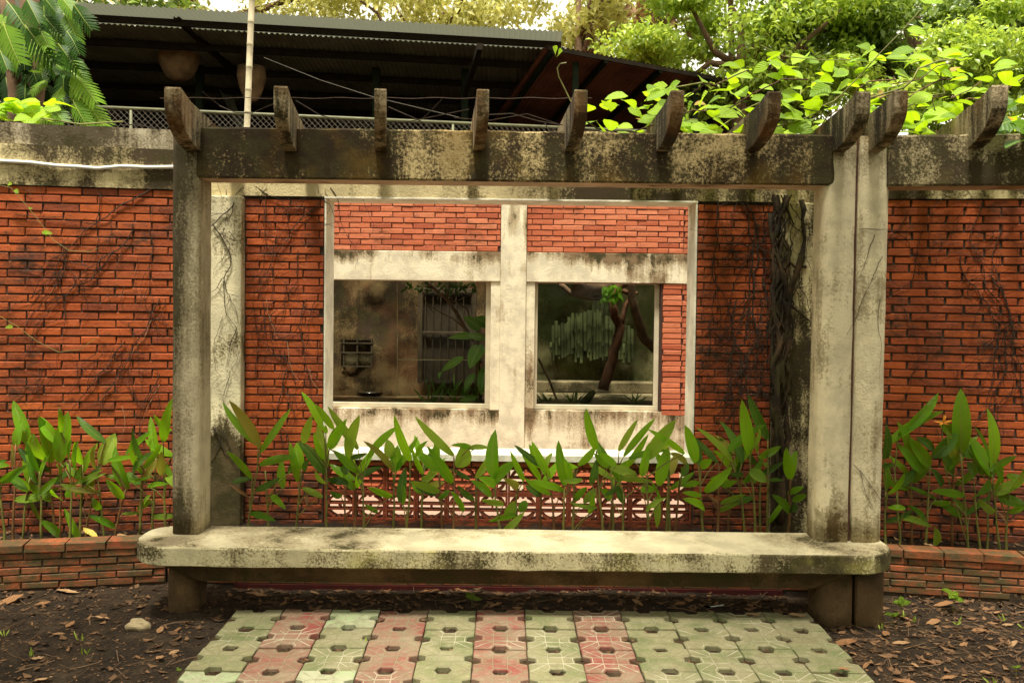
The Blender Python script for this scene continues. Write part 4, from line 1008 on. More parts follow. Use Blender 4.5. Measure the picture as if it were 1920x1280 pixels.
CREEP = [
 ('left bay', LB, LA, [(300,340,-.5,-1,1.1,.006),(250,420,-.4,-1,.9,.005),(215,470,-.6,-.8,.8,.005),(120,500,-.5,-.8,.6,.004),(300,560,-.3,-1,.8,.005),(235,640,-.4,-1,.7,.005),(280,430,.1,-1,.8,.004),(190,360,.1,-1,.5,.004),(60,560,.2,1,.5,.003),(300,700,-.6,-1,.6,.004)], 'dry brown creeper stems spreading over the left brick bay', .16),
 ('left panel', (-1.83,WY), (X0,WY), [(600,380,-.5,-1,.9,.005),(560,470,-.6,-1,.8,.004),(500,365,-.1,-1,.9,.004),(555,720,-.4,1,.6,.004),(540,690,-.5,-1,.6,.006),(600,640,-.1,-1,.7,.004),(575,560,-.3,-1,.8,.004),(480,700,.2,1,.5,.004)], 'dry creeper stems climbing the narrow brick panel left of the opening', .17),
 ('right panel', (X1,WY), (1.78,WY), [(1345,375,.2,-1,1.2,.006),(1400,380,.3,-1,1.4,.008),(1420,420,.1,-1,1.4,.008),(1380,560,.2,-1,1.0,.006),(1330,600,.1,-1,1.0,.005),(1430,520,0,-1,1.2,.009),(1350,760,.1,1,.8,.004),(1310,400,.3,-1,.8,.004),(1440,600,-.1,-1,1.1,.009),(1390,380,.5,-1,.9,.006)], 'dense dark creeper hanging over the shaded brick panel right of the opening', .2),
 ('right bay', RA, RB, [(1700,400,.1,-1,1.0,.004),(1720,470,.05,-1,1.0,.004),(1800,480,.1,-1,1.0,.005),(1880,420,0,-1,1.2,.004),(1860,520,.2,-1,1.1,.006),(1900,600,-.2,-1,.8,.005),(1840,380,.1,-1,1.0,.004),(1690,560,-.1,-1,.6,.003),(1870,640,-.1,-1,.7,.004)], 'thin dry creeper stems straggling down the right brick bay', .17),
 ('pier', (-2.3,WY-.075), (-1.83,WY-.075), [(455,350,-.4,-1,.8,.005),(440,380,-.5,-1,.6,.005),(400,420,.3,-1,.8,.006),(458,500,-.1,-1,.7,.004),(440,860,-.4,1,.5,.005),(400,800,.2,-1,.6,.006),(455,820,-.6,-1,.6,.012)], 'dead creeper roots clinging to the cream pier', .16),
 ('band', (-2.23,WY), (2.22,WY), [(620,352,.3,-.4,.5,.004),(480,350,.5,-.6,.5,.004),(540,372,.5,-.4,.4,.003)], 'dry tendrils across the concrete band above the left panel', .15),
]
for nm, A, B, seeds, lab, br in CREEP:
    mb = MB(); n = wn(A, B)
    for u, v, dx_, dz_, ln, rd in seeds:
        p = wallpt(A, B, u, v)+n*.010
        ax = Vector((B[0]-A[0], B[1]-A[1], 0)).normalized()
        creeper(mb, p, ax*dx_+Vector((0, 0, dz_)), ln, n, rd*.85, branch=br*.75, lim=(Vector((*A, 0)), .015, (Vector(B)-Vector(A)).length-.015, ax))
    ax = Vector((B[0]-A[0], B[1]-A[1], 0)).normalized()
    dens = {'left bay': 46, 'left panel': 34, 'right panel': 54, 'right bay': 46, 'pier': 14, 'band': 8}[nm]
    us = {'left bay': (5, 318), 'left panel': (468, 602), 'right panel': (1315, 1448), 'right bay': (1668, 1915), 'pier': (398, 458), 'band': (420, 700)}[nm]; vs_ = (350, 372) if nm == 'band' else (365, 800)
    for i in range(dens):
        u = ru(*us); v = vs_[0]+(vs_[1]-vs_[0])*random.random()**1.3
        if nm == 'left bay': u = us[0]+(us[1]-us[0])*random.random()**.6
        creeper(mb, wallpt(A, B, u, v)+n*.010, ax*ru(-.5, .3)+Vector((0, 0, ru(-1, .3))), ru(.12, .45), n, ru(.0012, .003), branch=.1, maxd=2, wob=1.0, lim=(Vector((*A, 0)), .015, (Vector(B)-Vector(A)).length-.015, ax))
    tag(mb.build('dry_creeper', MAT['vine_dark']), lab, 'creeper', 'dry creepers on the walls')
for u, v, dx_, dz_, ln, lab in [(300,720,-.3,-1,.3,'pale dead tendril low on the bricks beside the grey column'),(230,760,.3,-1,.3,'pale dead tendril above the slanting strap leaf in the left bed'),(285,600,-.2,-1,.3,'pale dead tendril at mid height left of the grey column'),(540,640,.2,-1,.3,'pale dead tendril in the middle of the narrow brick panel'),(580,690,.3,-1,.25,'pale dead tendril near the white frame above the plants'),(500,560,.1,-1,.3,'pale dead tendril beside the cream pier')]:
    A, B = (LB, LA) if u < 350 else ((-1.83,WY), (X0,WY)); n = wn(A, B); mb = MB()
    creeper(mb, wallpt(A, B, u, v)+n*.02, (dx_, 0, dz_), ln, n, .0022, maxd=0)
    tag(mb.build('pale_tendril', MAT['vine_pale']), lab, 'creeper', 'pale dead tendrils on the bricks')
# thick root mass on the right pier
MAT['root'] = m_concrete('root_bark', (.09,.052,.024), (.018,.011,.006), .46, .7, 1.0, 9, fine=.9)
rm = empty('strangler_root', (1.95, WY-.1, .2), 'thick tangle of dark climbing roots strapped over the right pier', 'creeper')
n = Vector((0, -1, 0))
for path, r0 in [([(1455,370),(1465,480),(1448,560),(1462,660),(1455,760),(1470,860),(1462,980)], .030), ([(1500,375),(1512,450),(1480,540),(1470,640),(1480,700),(1470,760)], .022), ([(1475,370),(1448,450),(1470,540),(1480,620),(1466,700),(1478,800),(1470,880)], .024), ([(1440,400),(1452,520),(1445,640),(1450,760),(1458,880),(1450,980)], .018), ([(1508,480),(1490,520),(1475,600),(1450,680),(1452,800)], .022), ([(1462,560),(1490,580),(1515,600)], .012), ([(1455,470),(1490,500),(1512,500)], .014)]+[([(ru(1442,1486), v_) for v_ in (366,420,470,520,570,630,690,740)], ru(.004,.010)) for _ in range(14)]:
    mb = MB(); pp = []
    P_ = [at(u, v, WY-.085) for u, v in path]
    for i in range(len(P_)-1):
        for t in (0, .25, .5, .75): pp.append(P_[i].lerp(P_[i+1], t)+Vector((ru(-.012,.012), ru(-.02,.01), 0)))
    pp.append(P_[-1]); mb.tube(pp, [r0*.72*ru(.5, 1.4) for _ in pp], 7)
    mb.build('root', MAT['root'], rm, smooth=True)
mb = MB()
for i in range(60): creeper(mb, at(1443+70*random.random()**1.7, 380+480*random.random()**1.6, WY-.095), (ru(-.6,.6), 0, -1), ru(.2, .6), n, ru(.0015, .0045), branch=.12, wob=.9)
tag(mb.build('rootlets', MAT['vine_dark'], rm), kind='stuff')
# fine roots on the split column
mb = MB(); n = Vector((0, -1, 0))
for u, v, dx_, dz_, ln in [(1612,430,.9,.1,.25),(1640,440,-.3,-1,.3),(1655,480,-.4,-1,.5),(1600,870,.6,-.7,.35),(1612,880,.4,-1,.3),(1650,560,0,-1,.4)]:
    creeper(mb, at(u, v, CY0-.003), (dx_, 0, dz_), ln, n, .0022, maxd=1, wob=.35, branch=.08)
tag(mb.build('dry_creeper', MAT['vine_dark']), 'hair thin dry roots crossing the right half of the split column', 'creeper', 'dry creepers on the walls')
# dead stems on the beam and between rafters
mb = MB()
for pts_, r_ in [([(1110,244),(1060,236),(1010,228),(960,214),(905,214)], .004), ([(880,205),(800,222),(740,232),(690,226)], .003), ([(1045,232),(990,212),(920,224),(850,222)], .003), ([(660,225),(668,245),(667,268)], .003), ([(828,186),(800,215),(770,240)], .0025), ([(380,172),(410,197),(440,210),(470,212),(500,200),(515,192)], .003), ([(555,190),(600,214),(650,232),(700,240)], .003), ([(350,245),(375,250),(398,232)], .004), ([(1100,228),(1120,240),(1150,246)], .005), ([(1020,230),(1030,246),(1042,240)], .004), ([(730,200),(765,216),(815,240)], .003), ([(230,236),(260,232),(300,244)], .004)]:
    mb.tube([at(u+ru(-2,2), v+ru(-2,2), 5.05+ru(-.08,.25)) for u, v in pts_], r_, 4)
tag(mb.build('dead_vine', MAT['vine_dark']), 'bare dead vine twigs trailing along the top of the dark beam', 'creeper')
mb = MB(); mb.tube([at(300+i*10, 184-.0*i+math.sin(i*.7)*1.0, 5.0) for i in range(82)], .0022, 4); tag(mb.build('rusty_wire', MAT['wire']), 'rusty wire strung level through the rafter tops', 'wire', 'wires over the pergola')
mb = MB(); mb.tube([at(495,108,9.0), at(600,150,7.5), at(700,182,6.2), at(860,220,5.3)], .002, 4); tag(mb.build('grey_wire', MAT['wire_g']), 'pale grey wire slanting down from the shed to the beam', 'wire', 'wires over the pergola')

# ------------------------------------------------------------------ white pipe
mb = MB(); A, B = LB, LA; n = wn(A, B)
mb.tube([wallpt(A, B, u, v)+n*.03 for u, v in [(-120,296),(0,303),(60,306),(110,312),(150,314),(185,317),(230,313),(280,315),(345,314)]], .0125, 10)
tag(mb.build('pipe', MAT['pipe'], smooth=True), 'thin white plastic pipe sagging along the left concrete band', 'pipe')

# ------------------------------------------------------------------ bamboo pole
mb = MB(); P_ = [at(463, 240, 7.0), at(472, 0, 7.0)]; dv = (P_[1]-P_[0])
b_ = P_[0]-dv*((P_[0].z+.13)/dv.z); e_ = P_[1]+dv*.35; pts = []; rd = []
L_ = (e_-b_).length; k = int(L_/.17)
for i in range(k):
    for t, q in ((0, .027), (.04, .030), (.08, .0265), (.9, .0262)):
        pts.append(b_.lerp(e_, (i+t)/k)); rd.append(q*(1-.12*i/k))
mb.tube(pts, rd, 10); tag(mb.build('bamboo_pole', MAT['bamboo'], smooth=True), 'tall weathered bamboo pole standing behind the dark beam', 'pole')

# ------------------------------------------------------------------ chain link fence
fa, fb = at(180, 200, 11.5), at(1260, 249, 12.75); zt = 4.2; fa.z = fb.z = zt
fa = fa+(fa-fb)*.35; fb2 = fb
fe = empty('chain_link_fence', ((fa.x+fb.x)/2, (fa.y+fb.y)/2, 3.1), 'chain link fence with a pale green top rail in front of the dark shed', 'fence')
mb = MB(); mb.tube([fa, fb], .022, 8); mb.build('top_rail', MAT['rail'], fe, smooth=True)
for i in range(5):
    p = fa.lerp(fb, (i+.5)/5); mb = MB(); mb.tube([(p.x, p.y, 3.1), (p.x, p.y, zt-.022)], .02, 8); mb.build('post', MAT['rail'], fe, smooth=True)
mb = MB(); L_ = (fb-fa).length; ax = (fb-fa)/L_; sp_ = .075; H = 1.05
for s_ in (1, -1):
    for i in range(int((L_-H)/sp_)):
        a = fa+ax*(i*sp_+(0 if s_ > 0 else H)); q = a+ax*(H*s_)
        mb.bar((a.x, a.y+.01*s_, 3.12), (q.x, q.y+.01*s_, zt-.01), .0055, .0055)
tag(mb.build('wire_mesh', MAT['wire_g'], fe), kind='stuff')

# ------------------------------------------------------------------ shed
sh = empty('open_shed', (-1.5, 15, 3.1), 'dark open sided shed with a corrugated zinc roof on the terrace', 'shed')
ea, eb = at(120, 2, 13.0), at(1055, 60, 14.15); ez = (ea.z+eb.z)/2; ea.z = eb.z = ez
ea = ea+(ea-eb)*.25
dp = Vector((.0, 1, 0)); ax = (eb-ea); WL_ = ax.length; ax.normalize()
def corr(name, o, ax, W, dp, dlen, drop, mat, parent, pitch=.085, amp=.014, y0=0):
    k = int(W/pitch*5); mb = MB()
    for i in range(k+1):
        t = i/k; z_ = amp*math.sin(W*t/pitch*2*math.pi)
        for q in range(2): mb.v.append(tuple(o+ax*(W*t)+dp*(y0+dlen*q)+Vector((0, 0, z_-drop*q))))
    for i in range(k): mb.f.append((i*2, i*2+1, i*2+3, i*2+2)); mb.m.append(0)
    for i in range(k+1):                          # sheet thickness
        x_, y_, z_ = mb.v[i*2]
    return mb.build(name, mat, parent, smooth=True)
corr('roof_sheet', ea, ax, WL_, dp, .9, .05, MAT['fibre'], sh)
corr('roof_sheet', ea-Vector((0,0,.07)), ax, WL_, dp, 8.0, .55, MAT['sheet_d'], sh, y0=.78)  # rear sheet coloured darker, putting the shade under the roof into it
for i, (yy, zz) in enumerate([(.45,.09),(1.4,.2),(2.6,.28),(3.8,.36),(5.0,.44),(6.2,.52)]):
    a = ea+dp*yy-Vector((0,0,zz)); b = eb+dp*yy-Vector((0,0,zz)); mb = MB(); mb.bar(a, b, .06, .1); mb.build('purlin', MAT['dark'], sh)
for u in (375, 705, 872):
    p = at(u, 150, 15.8); mb = MB(); mb.bar((p.x, p.y, 3.1), (p.x, p.y, ez-.2), .12, .12); mb.build('post', MAT['green_steel'], sh)
for u0, v0, u1, v1 in ((900,75,840,200),(330,20,360,110)):
    a = at(u0, v0, 13.6); b = Vector((a.x+(u1-u0)/F*14, a.y+3.2, a.z-.35)); mb = MB(); mb.bar(a-Vector((0,0,.1)), b-Vector((0,0,.1)), .08, .1); mb.build('rafter', MAT['dark'], sh)
mb = MB(); mb.box((ea.x-1, 21.2, 3.1), (eb.x+5, 21.35, 7)); mb.build('back_wall', MAT['dark'], sh)
mb = MB(); mb.box((ea.x-.2, 13.6, 3.1), (ea.x-.05, 21.2, 6.6)); mb.build('side_wall', MAT['dark'], sh)
# lower rusty lean-to roof on the right
sh2 = empty('lean_to', (3, 15, 3.1), 'rusty low lean-to roof joining the right end of the dark shed', 'shed')
la, lb_ = at(1025, 84, 14.3), at(1500, 172, 17.5); ax2 = lb_-la; W2 = ax2.length
corr('roof_sheet', la, ax2.normalized(), W2, Vector((-.25, 1, 0)).normalized(), 6, .7, MAT['sheet_r'], sh2, pitch=.1, amp=.013)
for t in (.02, .2, .4, .6, .8):
    a = la+ax2*t-Vector((0,0,.08)); b = a+Vector((-1.2, 5.2, -.62)); mb = MB(); mb.bar(a, b, .06, .09); mb.build('rafter', MAT['green_steel'], sh2)
mb = MB(); mb.bar(la-Vector((0,0,.05)), lb_-Vector((0,0,.05)), .04, .07); mb.build('fascia', MAT['dark'], sh2)
for t in (.1, .55): 
    p = la+ax2*t; mb = MB(); mb.bar((p.x, p.y+.3, 3.1), (p.x, p.y+.3, p.z-.12), .1, .1); mb.build('post', MAT['green_steel'], sh2)
# hanging clay coloured hoods, leaning sheet
for (u0, v0, u1, v1), lab in (((300,92,370,150), 'pale tan hood hanging under the shed roof, the larger of two'), ((448,126,496,190), 'smaller dim tan hood hanging behind the bamboo pole')):
    Yh = 15.2; c0 = at((u0+u1)/2, v0, Yh); w_ = (u1-u0)/F*Yh; h_ = (v1-v0)/F*Yh; mb = MB(); n = 16
    for t, q in ((0, .52), (.3, .54), (.65, .44), (.9, .3), (1, .16)):
        for j in range(n): mb.v.append((c0.x+q*w_*math.cos(2*math.pi*j/n)*ru(.95,1.05), c0.y+q*w_*math.sin(2*math.pi*j/n), c0.z-h_*t))
    for i in range(4):
        for j in range(n): mb.f.append((i*n+j, (i+1)*n+j, (i+1)*n+(j+1) % n, i*n+(j+1) % n)); mb.m.append(0)
    mb.f += [tuple(range(n)), tuple(range(4*n, 5*n))[::-1]]; mb.m += [0, 0]
    mb.tube([(c0.x, c0.y, c0.z), (c0.x, c0.y, ez-.3)], .01, 5)
    tag(mb.build('hanging_hood', MAT['sack'], smooth=True), lab, 'hood', 'hoods under the shed roof')
mb = MB(); a = at(392, 128, 17.0); b = at(452, 225, 16.7); wv = at(415, 130, 17.3)-a
for i in range(25):
    t = i/24; z_ = Vector((0, .015*math.sin(i*1.57), 0)); mb.v += [tuple(a+wv*t+z_), tuple(b+wv*t*.6+z_-Vector((0,0,.3)))]
for i in range(24): mb.f.append((i*2, i*2+1, i*2+3, i*2+2)); mb.m.append(0)
tag(mb.build('corrugated_sheet', MAT['sheet_d'], smooth=True), 'loose corrugated sheet leaning inside the dark shed', 'sheet')

# ------------------------------------------------------------------ cage contents
def treeform(name, loc, label, cat, mats, limbs, group=None, part='trunk'):
    o = empty(name, loc, label, cat, group)
    for i, (pts_, r0, r1) in enumerate(limbs):
        pts_ = [Vector(p) for p in pts_]; pp = []
        for a, b in zip(pts_, pts_[1:]):
            for t in (0, .33, .66): pp.append(a.lerp(b, t)+rv(r0*.15))
        pp.append(pts_[-1]); mb = MB(); k = len(pp); mb.tube(pp, [r0+(r1-r0)*j/(k-1) for j in range(k)], 9); mb.build(part if i == 0 else 'branch', mats, o, smooth=True)
    return o
Yt = 9.75
def Z(ox, oy, s): return lambda u, v, Y=Yt: at(ox+u/s, oy+v/s, Y)
q = Z(990, 510, 4.57)
ct = treeform('bare_tree', (q(630,980).x, Yt, IF), 'reddish forked bare trunk standing behind the right window', 'tree', MAT['bark_red'],
   [([q(640,1010), q(690,860), q(740,680), q(795,480), q(740,380), q(735,240), q(800,60)], .062, .045), ([q(800,440), q(830,310), q(885,200), q(940,175)], .032, .018), ([q(860,180), q(780,150), q(700,60)], .03, .02)])
treeform('leaning_branch', (q(1070,640).x, Yt, IF), 'dark curved branch leaning at the right side of the right window', 'branch', MAT['bark'], [([q(1200,760,9.6), q(1070,640,9.6), q(980,550,9.6), q(910,330,9.6), q(895,230,9.6), q(870,40,9.6)], .06, .04)], part='limb')
treeform('sawn_log', (q(430,170).x, 9.4, 1.9), 'sawn log end and bent bough across the top of the right window', 'branch', MAT['bark'], [([q(425,160,9.3), q(520,150,9.6), q(720,120,9.9), q(900,60,10.2)], .075, .06), ([q(270,100), q(380,190), q(520,220), q(680,215)], .03, .035)], part='log')
q2 = q(600,0)
lp = MB()
for i in range(46):
    b = q(ru(640,790), ru(110,230), 9.65); e = b+Vector((ru(-.06,.06), ru(-.06,.04), ru(-.12,-.03))); blade(lp, b, e, .035, seg=3)
o = lp.build('leaf_clump', MAT['leaf'], ct, smooth=True)
lt = MB(); lt.tube([q(90,740,9.4), q(180,920,9.3), q(245,1090,9.2)], .013, 6); tag(lt.build('stick', MAT['bark']), 'thin stick propped in the lower left of the right window', 'stick')
bf = empty('bamboo_screen', (q(500,700,10.75).x, 10.75, IF+.1), 'row of mossy bamboo poles against the right cage wall', 'screen')
for u, v0, v1, wd in [(235,580,700,22),(268,560,710,22),(306,540,700,24),(343,430,720,26),(380,350,660,28),(418,350,690,30),(455,360,700,30),(490,345,680,30),(525,340,690,30),(562,270,690,30),(600,240,680,30),(635,250,760,30),(670,260,770,28),(708,380,760,26),(740,420,740,24),(818,610,780,28),(855,600,790,28),(195,600,690,20)]+[(u_+ru(-5,5), 330+abs(u_-560)*.35+ru(-25,40), 745+ru(-40,40), 27) for u_ in range(215, 900, 27)]:
    a = q(u, v1, 10.74+ru(-.03,.04)); b = q(u+ru(-4,4), v0, a.y); mb = MB(); k = max(2, int((b-a).length/.16)); pts_ = []; rd = []; r_ = wd/2/4.57/F*10.74
    for i in range(k):
        for t, s_ in ((0, 1.0), (.05, 1.12), (.1, .98)): pts_.append(a.lerp(b, (i+t)/k)); rd.append(r_*s_)
    pts_.append(b); rd.append(r_); mb.tube(pts_, rd, 8); mb.build('bamboo', MAT['bamboo_g'], bf, smooth=True)
gl = MB(); a = q(470, 1130, 9.5); b = q(560, 1030, 9.7); gl.tube([a, a.lerp(b,.5), b], [.05,.045,.03], 8); tag(gl.build('green_log', MAT['bamboo_g'], smooth=True), 'short mossy green log lying on the floor behind the right window', 'log')
q = Z(600, 500, 4.415)
treeform('cage_shrub', (q(1260,900).x, 9.4, IF), 'bare twiggy branch reaching across the barred gate behind the left window', 'branch', MAT['bark'],
   [([q(1320,800,9.4), q(1290,640,9.4), q(1200,510,9.4), q(1130,380,9.4), q(1040,260,9.4), q(890,140,9.4)], .024, .016), ([q(1200,510,9.4), q(1100,430,9.4), q(1000,380,9.4), q(880,310,9.4)], .008, .004), ([q(1240,440,9.4), q(1220,350,9.4), q(1110,290,9.4), q(1010,180,9.4)], .009, .005), ([q(1080,300,9.4), q(1270,230,9.4)], .006, .003), ([q(1050,240,9.4), q(1075,130,9.4)], .008, .006), ([q(940,380,9.4), q(870,280,9.4), q(850,200,9.4)], .005, .003)], part='stem')
df = empty('dumb_cane', (q(1320,1000,9.15).x, 9.15, IF), 'variegated broad leaved plant at the right of the left window', 'plant')
mb = MB(); mb.tube([q(1330,1130,9.15), q(1310,800,9.15), q(1300,600,9.15)], [.02,.016,.01], 7); mb.build('stem', MAT['stem'], df, smooth=True)
for bu, bv, tu, tv, wd in [(1340,640,1240,845,120),(1330,520,1190,410,90),(1290,570,1060,590,60),(1190,745,1000,870,60),(1000,870,985,930,30),(1280,880,1190,1040,60),(1380,820,1330,1060,100),(1380,600,1200,560,60),(1400,480,1280,420,90),(1300,1080,1150,1110,50)]:
    leafobj('leaf', q(bu, bv, 9.15+ru(-.08,.05)), q(tu, tv, 9.1+ru(-.1,.05)), wd/4.415/F*9.15*1.1, MAT['dieff'], df, sag=.1, fold=.15, shape='ovate', face=(ru(-.3,.3),-1,.3))
mb = MB()
for i in range(70):
    b = q(ru(700,1300), ru(110,200), 9.5); e = b+Vector((ru(-.07,.07), ru(-.05,.05), ru(-.08,.02))); blade(mb, b, e, .03, seg=3)
tag(mb.build('hanging_creeper', MAT['leaf_dark'], smooth=True), 'dark green leaves hanging at the top of the left window', 'creeper')
mb = MB()
for i in range(40):
    b = Vector((q(ru(900,1330),0,9.5).x, 9.5+ru(-.3,.3), IF)); e = b+Vector((ru(-.15,.15), ru(-.1,.1), ru(.08,.3))); blade(mb, b, e, .02, seg=4, sag=.15)
for u_, n_ in ((1075, 14), (1020, 10), (1190, 8)):
    c_ = at(u_, 750, 9.6)
    for i in range(n_):
        b = Vector((c_.x+ru(-.05,.05), 9.6+ru(-.08,.08), IF)); blade(mb, b, b+Vector((ru(-.12,.12), ru(-.08,.08), ru(.03,.14))), .014, seg=4, sag=.2)
tag(mb.build('cage_ferns', MAT['leaf_dark'], smooth=True), kind='stuff', label='dark grassy ferns on the cage floor')

# ------------------------------------------------------------------ left climber with feathery leaves
def frond_mesh(name, mat, L_=.46, W_=.14, n=10, droop=.25, seed=0):
    rnd = random.Random(seed); mb = MB()
    cen = lambda t: Vector((0, L_*t, -droop*L_*t*t))
    def strip(p, q, w0, w1, sagz=.0, uvc=.2):
        p = Vector(p); q = Vector(q); t = (q-p).normalized(); s_ = t.cross(Vector((0,0,1))).normalized(); n0 = len(mb.v)
        for i, (f_, w_) in enumerate(((0, w0), (.4, w1*.92), (.78, w1*.66), (1, w1*.1))):
            c_ = p.lerp(q, f_)+Vector((0, 0, -sagz*f_*f_)); mb.v += [tuple(c_-s_*w_/2), tuple(c_+s_*w_/2)]; mb.uv += [(uvc, f_), (uvc, f_)]
        for i in range(3): mb.f.append((n0+i*2, n0+i*2+1, n0+i*2+3, n0+i*2+2)); mb.m.append(0)
    for i in range(n):
        t = .12+.86*i/n; wl_ = W_*math.sin(math.pi*(.18+.72*t))**.8
        for s_ in (-1, 1):
            a = cen(t); b = cen(min(1, t+.14))+Vector((s_*wl_*rnd.uniform(.85,1.05), L_*.05, -.012))
            strip(a, b, L_/n*.85, L_/n*rnd.uniform(.62,.74), .03)
    n0 = len(mb.v)
    for i in range(7):
        t = i/6; c_ = cen(t)+Vector((0,0,.004)); mb.v += [(c_.x-.006*(1-t*.7), c_.y, c_.z), (c_.x+.006*(1-t*.7), c_.y, c_.z)]; mb.uv += [(.5, t), (.5, t)]
    for i in range(6): mb.f.append((n0+i*2, n0+i*2+1, n0+i*2+3, n0+i*2+2)); mb.m.append(0)
    me, _ = mb.mesh(name, mat, True, (0,0,0)); return me
fm = [frond_mesh('leaf', MAT['frond'], seed=s_, droop=.15+.1*s_) for s_ in range(3)]; fd = [frond_mesh('leaf', MAT['frond_shade'], seed=9+s_) for s_ in range(2)]
fmid = [frond_mesh('leaf', MAT['frond_mid'], seed=20+s_, droop=.15+.1*s_) for s_ in range(3)]
cl = empty('feather_leaf_climber', (-4.0, 7.0, 2.9), 'climber with deeply cut feathery leaves covering a trunk above the left wall', 'plant')
q = Z(0, 0, 5.12)
for pts_, r0 in (([(140,1300),(150,900),(120,600),(90,300),(60,-200)], .055), ([(330,1000),(360,700),(330,450),(280,200),(300,-200)], .07)):
    mb = MB(); P_ = [q(u, v, 7.1) for u, v in pts_]; P_ = [Vector((P_[0].x, 7.1, 1.0))]+P_; mb.tube(P_, r0, 9); mb.build('trunk', MAT['bark'], cl, smooth=True)
def put_frond(u, v, tu, tv, Y, me, sc=1.0, up=None):
    b = q(u, v, Y); e = q(tu, tv, Y-.12); L_ = (e-b).length; ax = (e-b).normalized()
    nr = Vector((ru(-.4,.4), -.75, ru(.45,1.0))); nr -= ax*nr.dot(ax); nr.normalize(); xx = ax.cross(nr)
    m_ = Matrix((xx, ax, nr)).transposed()
    o = link('leaf', me, b, cl, m_.to_euler(), (L_/.46*sc,)*3); return o
for u, v, tu, tv in [(30,210,150,590),(60,10,280,260),(-30,120,40,330),(240,240,450,530),(250,-20,360,190),(420,-30,500,80),(560,60,715,280),(480,290,650,510),(600,480,760,740),(680,680,910,910),(660,820,860,960),(760,920,1010,1170),(700,960,800,1190),(600,830,480,1010),(470,760,270,860),(430,700,300,650),(420,540,530,690),(540,620,640,690),(640,300,750,430),(380,280,460,420),(700,30,830,240),(560,-60,690,100),(330,1060,520,1170),(470,1000,600,1150),(0,480,60,640),(300,380,420,560),(-60,330,20,520),(620,130,740,330),(420,150,560,330),(560,420,690,600),(700,560,770,720)]:
    put_frond(u, v, tu, tv, 6.75+ru(-.2,.2), random.choice(fm if (random.random() < .42 or v > 640) else fmid))
for i in range(48):
    u = ru(-60, 660); v = ru(-80, 950); put_frond(u, v, u+ru(-60,160), v+ru(120,330), 7.15+ru(-.1,.35), random.choice(fd), 1.0)
# bright vine on the left coping
def vleaf(parent, p, size, mat, tilt=None):
    a = ru(0, 6.283); dirn = Vector((math.cos(a), math.sin(a)*.8, ru(-.55, .15))).normalized(); nf = Vector((ru(-.8,.8), ru(-1.6,.4), 1.0))
    return leafobj('leaf', p, p+dirn*size, size*.66, mat, parent, face=nf, sag=ru(.02,.1), fold=ru(.05,.3), shape='ovate', seg=5)
vl = empty('wall_vine', (-3.6, 6.0, 2.9), 'bright yellow green vine lying along the top of the left wall', 'vine')
mb = MB(); mb.tube([at(u, v, 6.05) for u, v in [(-60,215),(20,205),(80,222),(150,233),(230,228)]], .006, 5); mb.build('stem', MAT['stem'], vl)
for i in range(34):
    vleaf(vl, at(ru(-30,112), ru(190,224), 6.05+ru(-.15,.25)), ru(.11,.19), MAT['vine_leaf'])
mb = MB(); mb.tube([at(u, v, 5.72) for u, v in [(-10,345),(20,352),(45,380),(70,410),(100,450),(130,470),(170,472),(185,465)]], .0018, 5); mb.tube([at(u, v, 5.72) for u, v in [(-5,590),(30,610),(70,640),(110,660),(150,655),(178,635)]], .0018, 5)
o_ = mb.build('tendril', MAT['stem'])
tag(o_, 'two thin yellow green tendrils dangling before the left brick bay', 'vine')
for u, v in ((78,435),(90,440),(15,345),(28,355),(60,390),(25,612)): leafobj('leaf', at(u, v, 5.7), at(u+ru(-22,22), v+ru(-4,14), 5.68), .03, MAT['vine_leaf'], o_, shape='ovate', seg=4)

# ------------------------------------------------------------------ vine over the pergola on the right
pv = empty('pergola_vine', (2.3, 5.4, 2.8), 'large leaved bright green vine sprawling over the right rafters', 'vine')
top = [(1110,200),(1200,165),(1290,150),(1370,135),(1430,110),(1520,95),(1600,80),(1680,75),(1760,88),(1830,105),(1925,110)]
def topy(u):
    for (a, b), (c_, d_) in zip(top, top[1:]):
        if a <= u <= c_: return b+(d_-b)*(u-a)/(c_-a)
    return 120
for k in range(16):
    mb = MB(); u = ru(1150, 1850); v = 246; Y = ru(5.05, 5.9); pts_ = []
    for s_ in range(9):
        pts_.append(at(u, v, Y)); u += ru(-25, 60); v = max(topy(max(1110, min(1925, u)))+10, v+ru(-34, 8)); Y += ru(-.08, .08)
    mb.tube(pts_, ru(.003, .006), 5); mb.build('stem', MAT['bark'] if k % 2 else MAT['stem'], pv, smooth=True)
cnt = 0
while cnt < 252:
    u = ru(1115, 1925); t = topy(u); v = t+(250-t)*random.random()**1.15
    if u < 1230 and random.random() < .45: continue
    Y = ru(4.98, 6.0); m_ = MAT['vine_leaf']
    q_ = random.random(); m_ = MAT['vine_young'] if q_ < .04 else MAT['vine_leaf_mid'] if q_ < .26 else m_
    vleaf(pv, at(u, v, Y), ru(.09, .165), m_); cnt += 1
for i in range(30): vleaf(pv, Vector((ru(.9, 3.3), ru(5.15, 5.95), ru(2.82, 2.98))), ru(.12, .19), MAT['vine_leaf'])
for i in range(16): vleaf(pv, at(ru(1880, 1935), ru(185, 285), ru(4.75, 5.2)), ru(.14, .2), MAT['vine_leaf_dk'])
mb = MB(); mb.tube([at(u, v, 5.1) for u, v in [(1070,190),(1058,165),(1048,145),(1045,128),(1050,120),(1062,118)]], .004, 5); mb.tube([at(u, v, 5.3) for u, v in [(1425,85),(1470,106),(1540,113),(1600,112)]], .003, 5); mb.tube([at(u, v, 5.0) for u, v in [(1570,185),(1610,145),(1650,100),(1690,60),(1725,20)]], .0035, 5); mb.build('tendril', MAT['stem'], pv)
